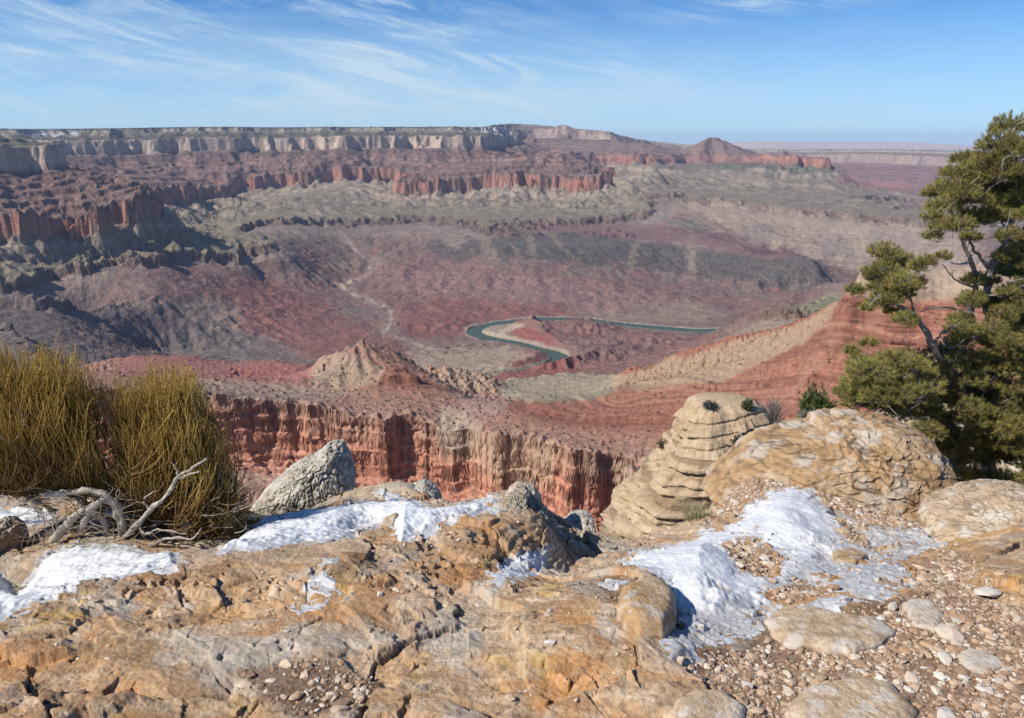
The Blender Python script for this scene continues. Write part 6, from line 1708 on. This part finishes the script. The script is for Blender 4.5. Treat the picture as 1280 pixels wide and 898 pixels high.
def build_pine():
    rng = np.random.RandomState(9)
    base = np.array(at_y(1243, 655, 6.9))
    root = empty('pine_tree', tuple(base))
    tag(root, 'gnarled pinyon pine with olive needle clumps and bare grey limbs at the right edge', 'tree')
    trunks = [([(1243, 668, 6.9), (1238, 600, 6.95), (1236, 540, 7.0), (1242, 480, 7.05), (1247, 440, 7.05), (1236, 400, 7.0), (1232, 372, 7.0), (1240, 330, 7.05), (1258, 300, 7.1), (1270, 250, 7.1), (1264, 205, 7.1), (1268, 160, 7.1)],   .058, .012),
              ([(1247, 445, 7.05), (1225, 420, 6.95), (1213, 395, 6.9), (1219, 360, 6.9), (1213, 325, 6.85), (1200, 292, 6.85), (1188, 262, 6.85)], .042, .010),
              ([(1238, 590, 6.95), (1222, 530, 6.7), (1195, 478, 6.5), (1165, 432, 6.4), (1148, 402, 6.35), (1128, 385, 6.3), (1102, 372, 6.3)], .050, .010),
              ([(1240, 340, 7.05), (1222, 318, 7.0), (1205, 290, 6.95)], .020, .008), ([(1236, 520, 7.0), (1262, 470, 7.2), (1278, 420, 7.3), (1300, 360, 7.4), (1310, 300, 7.4)], .05, .015),
              ([(1230, 560, 6.9), (1190, 545, 6.6), (1150, 520, 6.4), (1110, 500, 6.35), (1075, 490, 6.3)], .030, .008), ([(1238, 610, 6.9), (1215, 600, 6.6), (1195, 600, 6.5), (1180, 590, 6.4)], .025, .008),
              ([(1195, 478, 6.5), (1150, 470, 6.4), (1115, 462, 6.35), (1090, 468, 6.3)], .020, .006), ([(1165, 432, 6.4), (1180, 415, 6.4), (1200, 405, 6.5)], .014, .005), ([(1148, 402, 6.35), (1140, 380, 6.3), (1150, 340, 6.3), (1172, 322, 6.35)], .012, .004),
              ([(1213, 395, 6.9), (1190, 385, 6.8), (1168, 385, 6.7), (1150, 390, 6.6)], .012, .004), ([(1219, 360, 6.9), (1195, 350, 6.8), (1178, 330, 6.75)], .011, .004), ([(1258, 300, 7.1), (1275, 290, 7.1), (1290, 270, 7.1)], .016, .006)]
    nodes = []
    bag = Bag()
    for i, (pp, r0, r1) in enumerate(trunks):
        P = smooth_line([at_y(*q) for q in pp], 10 * len(pp)); nn = len(P); w = np.linspace(0, 1, nn)
        P = P + 0.03 * np.stack([fbm(w * 6 + i * 3, w * 0 + 1, 3, 421), fbm(w * 6 + i * 3, w * 0 + 4, 3, 422), 0 * w], 1) * np.sin(w * np.pi)[:, None]
        V, F = tube_arrays(P, (r0 + (r1 - r0) * w ** 0.8) * (1 + 0.10 * np.sin(w * 23 + i)), 10, 0.35, 430 + i)
        C = np.array((.25, .215, .185)) * (1 + 0.6 * fbm(V[:, 0] * 18, V[:, 2] * 30, 3, 423))[:, None]
        bag.add(V, F, np.clip(C, .04, .6)); nodes += [(p, rr) for p, rr in zip(P[3::3], (r0 + (r1 - r0) * w)[3::3])]
    clumps = [(1262, 160, 18), (1250, 183, 20), (1276, 190, 22), (1238, 202, 16), (1266, 215, 24), (1205, 202, 13), (1196, 218, 15), (1216, 226, 16), (1190, 240, 19), (1168, 243, 13), (1180, 260, 17), (1212, 252, 18), (1236, 243, 15), (1262, 252, 20), (1166, 272, 10), (1178, 284, 11), (1196, 285, 15), (1216, 275, 13), (1240, 270, 13), (1276, 262, 16), (1214, 298, 9),
              (1105, 318, 15), (1121, 332, 18), (1106, 348, 17), (1126, 358, 15), (1095, 362, 9), (1068, 364, 8), (1145, 335, 8), (1157, 329, 8), (1178, 322, 8), (1166, 296, 9), (1272, 302, 18), (1260, 322, 13), (1277, 345, 18), (1266, 368, 14), (1238, 352, 9), (1252, 396, 14), (1278, 402, 18),
              (1130, 402, 11), (1114, 390, 7), (1085, 386, 6), (1200, 402, 12), (1090, 470, 20), (1110, 458, 18), (1070, 482, 14), (1130, 478, 18), (1150, 458, 14), (1100, 497, 16), (1172, 440, 12), (1192, 430, 11), (1216, 422, 13), (1242, 432, 17), (1272, 430, 18), (1250, 462, 18), (1224, 470, 16), (1200, 482, 16), (1178, 500, 16), (1210, 510, 16), (1242, 502, 18), (1272, 490, 18), (1262, 530, 18), (1230, 542, 18), (1200, 552, 16),
              (1180, 562, 13), (1216, 576, 14), (1246, 572, 18), (1228, 500, 16), (1246, 540, 16), (1236, 470, 15), (1222, 600, 15), (1250, 620, 16), (1210, 620, 12), (1160, 540, 13), (1140, 450, 14), (1075, 455, 12), (1276, 560, 18), (1200, 592, 12), (1186, 610, 10), (1064, 440, 7), (1086, 430, 8), (1056, 492, 10), (1150, 500, 14), (1160, 480, 14), (1170, 535, 12), (1260, 600, 14), (1130, 510, 10)]
    for poly, cnt in (([(1062, 500), (1085, 465), (1140, 445), (1200, 415), (1300, 395), (1340, 420), (1340, 640), (1240, 640), (1190, 640), (1178, 570), (1130, 520), (1075, 512)], 150), ([(1190, 235), (1255, 165), (1340, 150), (1340, 400), (1250, 390), (1245, 320), (1232, 280), (1200, 290)], 34), ([(1205, 335), (1340, 320), (1340, 470), (1215, 455)], 34), ([(1075, 360), (1100, 312), (1140, 330), (1140, 395), (1085, 390)], 7)):
        pu = [p[0] for p in poly]; pv = [p[1] for p in poly]; k = 0
        while k < cnt:
            a, b = rng.uniform(min(pu), max(pu)), rng.uniform(min(pv), max(pv))
            if poly_sd(np.array([a]), np.array([b]), poly)[0] > 0: clumps.append((a, b, rng.uniform(9, 17))); k += 1
    cen = []
    for (u, v, r) in clumps:
        ybase = 6.35 if (u < 1165 and v > 300) else 6.95
        ybase -= 0.25 if v > 400 else 0.0
        cen.append((np.array(at_y(u, v, ybase + rng.uniform(-0.45, 0.45))), r * 1.22 * 7.0 / FPX))
    need = Bag()
    order = sorted(range(len(cen)), key=lambda i: min(np.linalg.norm(cen[i][0] - q[0]) for q in nodes))
    for i in order:
        c, r = cen[i]
        D = np.array([np.linalg.norm(c - q[0]) + 0.5 * max(0, q[0][2] - c[2]) for q in nodes]); k = int(np.argmin(D)); p0, r0 = nodes[k]
        mid = (p0 + c) / 2 + rng.randn(3) * 0.05 * np.linalg.norm(c - p0) + np.array((0, 0, -0.06 * np.linalg.norm(c - p0)))
        P = smooth_line([p0, mid, c], 10); w = np.linspace(0, 1, 10); rr = max(min(r0 * 0.55, 0.013), 0.005)
        V, F = tube_arrays(P, rr * (1 - 0.65 * w), 5)
        bag.add(V, F, np.clip(np.array((.34, .31, .28)) * (0.7 + 0.6 * rng.rand()), 0, .6)); nodes += [(P[4], rr * .7), (P[7], rr * .5)]
        nt = int(34 + 5600 * r * r)
        dd = rng.randn(nt, 3); dd[:, 2] = np.abs(dd[:, 2]) * 0.9 - 0.25; dd /= np.linalg.norm(dd, axis=1)[:, None]
        rad = r * (0.35 + 0.65 * rng.rand(nt) ** 0.6)
        tp = c + dd * rad[:, None] * np.array((1.1, 1.0, 0.85))
        up = dd * 0.8 + np.array((0, 0, 0.55)); up /= np.linalg.norm(up, axis=1)[:, None]
        V, F, _ = many_stems(np.repeat(c[None], nt, 0) + dd * 0.02, tp, rng.randn(nt, 3) * 0.012, np.full(nt, 0.0024), 3)
        bag.add(V, F, np.array((.22, .185, .15)))
        V, F = tufts(tp, up, rng, 30, 0.036, 0.0015)
        cc = np.array((.155, .15, .04)) + (np.array((.33, .285, .08)) - np.array((.155, .15, .04))) * rng.rand(nt, 1)
        cc = np.where(rng.rand(nt, 1) < 0.09, np.array((.24, .15, .06)), cc) * (0.85 + 0.3 * rng.rand())
        need.add(V, F, np.repeat(cc, 90, 0))
    # bare grey twigs
    N = 420
    pk = [nodes[j] for j in rng.randint(0, len(nodes), N)]
    p0 = np.array([q[0] for q in pk]); d = rng.randn(N, 3) + np.array((-0.25, -0.4, 0.1)); d /= np.linalg.norm(d, axis=1)[:, None]; L = 0.08 + 0.26 * rng.rand(N) ** 1.5
    V, F, t = many_stems(p0, p0 + d * L[:, None], rng.randn(N, 3) * 0.03, 0.0022 + 0.0024 * rng.rand(N), 5)
    bag.add(V, F, np.repeat(np.array((.44, .42, .40)) * (0.5 + 0.6 * rng.rand(N, 1)), 18, 0))
    bag.build('trunk', MAT_BARK, root, base)
    need.build('crown', MAT_NEEDLE, root, base, smooth=False)
build_pine()


def leafy_shrub(u, v, y, w_px, h_px, label, seed, tone, leaves=700, bare=False, name='small_shrub', cat='shrub', leaf=0.05, ground=None):
    """a small round shrub standing at the given place; (u, v) is its foot"""
    rng = np.random.RandomState(seed)
    p = np.array(at_y(u, v, y)) if ground is None else np.asarray(ground, float)
    dep = p[1] * CP - (p[2] - EYE) * SP
    w = w_px * dep / FPX / 2; h = h_px * dep / FPX
    root = empty(name, tuple(p)); tag(root, label, cat)
    n = 70
    d = rng.randn(n, 3) * np.array((.8, .8, .25)) + np.array((0, 0, .75)); d /= np.linalg.norm(d, axis=1)[:, None]
    tip = d * np.array((w, w, h)) * (0.7 + 0.4 * rng.rand(n, 1))
    V, F, t = many_stems(np.zeros((n, 3)) + rng.randn(n, 3) * np.array((.1 * w, .1 * w, 0)), tip, rng.randn(n, 3) * 0.06 * w, np.full(n, 0.012 * w + 0.002), 4)
    np_mesh('stems', V, F, MAT_BARK, parent=root, colors=np.zeros(V.shape) + (np.array((.20, .165, .14)) if bare else np.array((.16, .12, .09))))
    if bare:
        k = rng.randint(0, n, 260); t0 = rng.uniform(0.35, 0.95, (260, 1)); q = tip[k] * t0
        dd = d[k] + rng.randn(260, 3) * 0.5; dd /= np.linalg.norm(dd, axis=1)[:, None]
        V, F, t = many_stems(q, q + dd * h * 0.16, rng.randn(260, 3) * 0.01 * h, np.full(260, 0.006 * w + 0.0015), 3)
        np_mesh('twigs', V, F, MAT_BARK, parent=root, colors=np.zeros(V.shape) + np.array(tone))
        return root
    k = rng.randint(0, n, leaves); q = tip[k] * (0.45 + 0.6 * rng.rand(leaves, 1)) + rng.randn(leaves, 3) * 0.10 * np.array((w, w, h))
    q[:, 2] = np.maximum(q[:, 2], 0.01)
    up = q / (np.linalg.norm(q, axis=1)[:, None] + 1e-6)
    V, F = tufts(q, up, rng, 9, leaf, leaf * 0.10, 1.1)
    C = np.repeat(np.array(tone) * (0.6 + 0.8 * rng.rand(leaves, 1)), 27, 0)
    np_mesh('leaves', V, F, MAT_NEEDLE, parent=root, colors=C, smooth=False)
    return root


bpy.context.view_layer.update()
def knob_hit(u, v):
    o = Vector((0, 0, EYE)); d = Vector(ray(u, v)).normalized()
    m = knob.matrix_world.inverted()
    hit, loc, nrm, idx = knob.ray_cast(m @ o, m.to_3x3() @ d)
    return np.array(knob.matrix_world @ loc) if hit else np.array(at_y(u, v, 20.5))

leafy_shrub(888, 511, 0, 20, 11, 'grey tuft of a shrub on the very top of the banded outcrop', 51, (.10, .105, .09), 260, leaf=0.06, ground=knob_hit(888, 511))
leafy_shrub(828, 561, 0, 12, 12, 'tiny round green shrub on the left shoulder of the banded outcrop', 52, (.075, .09, .035), 220, leaf=0.05, ground=knob_hit(828, 561))
leafy_shrub(921, 556, 0, 15, 12, 'dark grey cushion shrub on the right shoulder of the outcrop', 53, (.075, .08, .07), 240, leaf=0.055, ground=knob_hit(921, 556))
leafy_shrub(936, 554, 0, 20, 14, 'wider dark cushion shrub beside the boulder on the outcrop', 54, (.07, .075, .065), 300, leaf=0.055, ground=knob_hit(936, 554))
leafy_shrub(934, 513, 22.0, 14, 16, 'dark green round shrub behind the top of the outcrop', 55, (.06, .085, .035), 260, leaf=0.06, ground=knob_hit(934, 513))
leafy_shrub(968, 530, 8.4, 26, 42, 'leafless grey upright shrub behind the boulder', 56, (.24, .22, .21), bare=True)
leafy_shrub(1020, 528, 7.6, 46, 44, 'bright green bushy juniper sprig behind the flat top of the boulder', 57, (.10, .125, .04), 900, leaf=0.045)
leafy_shrub(1012, 528, 7.2, 30, 14, 'low grey green sage cushion at the rim of the boulder', 58, (.16, .17, .13), 300, leaf=0.03)


def grass_tuft(u, v, y, w_px, h_px, label, seed, n=260):
    rng = np.random.RandomState(seed)
    p = np.array(at_y(u, v, y)); dep = p[1] * CP - (p[2] - EYE) * SP
    w, h = w_px * dep / FPX / 2, h_px * dep / FPX
    r0 = rng.randn(n, 3) * np.array((.35 * w, .35 * w, 0)); tip = r0 + np.stack([rng.randn(n) * 0.5 * w, rng.randn(n) * 0.5 * w, h * (0.5 + 0.6 * rng.rand(n))], 1)
    V, F, t = many_stems(r0, tip, rng.randn(n, 3) * 0.05 * w, np.full(n, 0.0017), 5)
    lo, hi = np.array((.10, .10, .05)), np.array((.33, .31, .16))
    o = np_mesh('grass_tuft', V, F, MAT_STEM, colors=lo + (hi - lo) * t[:, None]); o.location = p
    tag(o, label, 'grass tuft'); return o
grass_tuft(1182, 668, 4.35, 34, 60, 'dull green grass tuft between the boulder and the right edge slab', 61)
grass_tuft(868, 662, 4.0, 30, 34, 'straw coloured dry grass tuft at the foot of the banded outcrop', 62, 160)


# ---------------- shrubs dotted over the red slopes across the gorge
def build_scrub():
    rng = np.random.RandomState(21)
    N = NEAR_SHEET
    X, Y, Z, B, R = N['X'], N['Y'], N['Z'], N['B'], N['R']
    u, v = project(X, Y, Z)
    E = (Z - EYE) / R; vis = E >= np.maximum.accumulate(E, axis=1) - 0.0006
    area = R * np.gradient(N['s'])[:, None] * np.abs(np.gradient(R, axis=1))
    dens = sstep(440, 520, B) * (1 - sstep(642, 650, B)) + 0.22 * sstep(20, 60, B) * (1 - sstep(430, 450, B)) + 0.25 * (B > 690) * (v < 530)
    for poly, k in (([(150, 436), (240, 436), (392, 452), (385, 476), (240, 470), (150, 470)], 0.02), ([(630, 466), (775, 466), (770, 490), (740, 500), (640, 502)], 0.08)):
        dens = np.where(poly_sd(u, v, poly) > 0, k, dens)
    dens = dens * (0.35 + sstep(-0.1, 0.35, fbm(X / 60, Y / 60, 3, 501))) * vis * (u > 150) * (u < 1290) * (v > 340) * (v < 660)
    wgt = (area * dens).ravel(); wgt /= wgt.sum()
    n = 1500
    k = rng.choice(wgt.size, n, p=wgt)
    size = np.clip(rng.lognormal(math.log(1.15), 0.4, n), 0.6, 2.6)
    P = np.stack([X.ravel()[k], Y.ravel()[k], Z.ravel()[k]], 1)
    o_ = np.argsort(-size / P[:, 1]); P, size = P[o_], size[o_]
    protos = []
    for i in range(5):
        Vn, Fn = sphere_grid(10, 7)
        Vn = Vn * (0.75 + 0.5 * rng.rand(len(Vn), 1)) * np.array((1, 1, .8)) + np.array((0, 0, .55))
        protos.append((Vn, Fn))
    tone = (.058, .068, .038)
    meshes = []
    for i in range(300):
        if i < 5:
            o = np_mesh('distant_shrub', protos[i][0], protos[i][1], MAT_SCRUB, colors=np.zeros(protos[i][0].shape) + np.array(tone)); meshes.append(o)
        else:
            o = meshes[i % 5].copy(); col.objects.link(o)
        o.location = P[i]; o.scale = (size[i],) * 3; o.rotation_euler = (0, 0, rng.rand() * 6.28)
        tag(o, 'small dark green shrub dotted on the red slope across the gorge', 'shrub', 'dark shrubs dotting the slopes across the gorge')
    Vs, Fs = [], []; off = 0
    for i in range(300, n):
        a, f = protos[i % 5]
        Vs.append(a * size[i] + P[i]); Fs.append(f + off); off += len(a)
    o = np_mesh('scrub', np.vstack(Vs), np.vstack(Fs), MAT_SCRUB, colors=np.zeros((off, 3)) + np.array(tone)); tag(o, kind='stuff')
MAT_SCRUB = tone_material('scrub', 0.8, 0.3, 0.0, 0.1, 0.95)
build_scrub()

# ---------------- tan blocks on the slope behind the pine
outline_rock('rock', [(1108, 500), (1118, 472), (1145, 452), (1185, 446), (1212, 462), (1222, 505), (1215, 600), (1190, 640), (1130, 635), (1110, 570)], 10.5, 0.8, 0.3, 'tan block half hidden by the left limbs of the pine', 'rock', 71, T_TAN, amp=0.12, res=(200, 130), joints=0.05, f=2.0, mat=MAT_BIGSTONE)
outline_rock('rock', [(1165, 640), (1170, 560), (1220, 515), (1300, 500), (1360, 540), (1370, 720), (1250, 735), (1170, 715)], 9.3, 1.0, 0.6, 'large shaded tan block behind the trunk of the pine', 'rock', 73, T_TAN, amp=0.12, res=(220, 140), joints=0.05, f=2.0, mat=MAT_BIGSTONE)

# =================================================================== HAZE
def build_haze():
    a, zb, zt = 72000.0, -1460.0, 420.0
    V = np.array([(x, y, z) for z in (zb, zt) for y in (-3000.0, a) for x in (-a, a)])
    F = np.array([(0, 2, 3, 1), (4, 5, 7, 6), (0, 1, 5, 4), (2, 6, 7, 3), (0, 4, 6, 2), (1, 3, 7, 5)])
    m = bpy.data.materials.new('haze_air'); m.use_nodes = True
    t = NT(m.node_tree); t.n.clear()
    vol = t.add('ShaderNodeVolumePrincipled', ins={'Color': HAZE_COLOR, 'Density': HAZE_DENSITY, 'Anisotropy': 0.0})
    o_ = t.add('ShaderNodeOutputMaterial'); t.link(vol.outputs[0], o_.inputs['Volume'])
    o = np_mesh('haze', V, F, m, smooth=False)
    tag(o, kind='stuff')
HAZE_COLOR = (0.63, 0.73, 1.0, 1.0)
HAZE_DENSITY = 1.12e-5
build_haze()
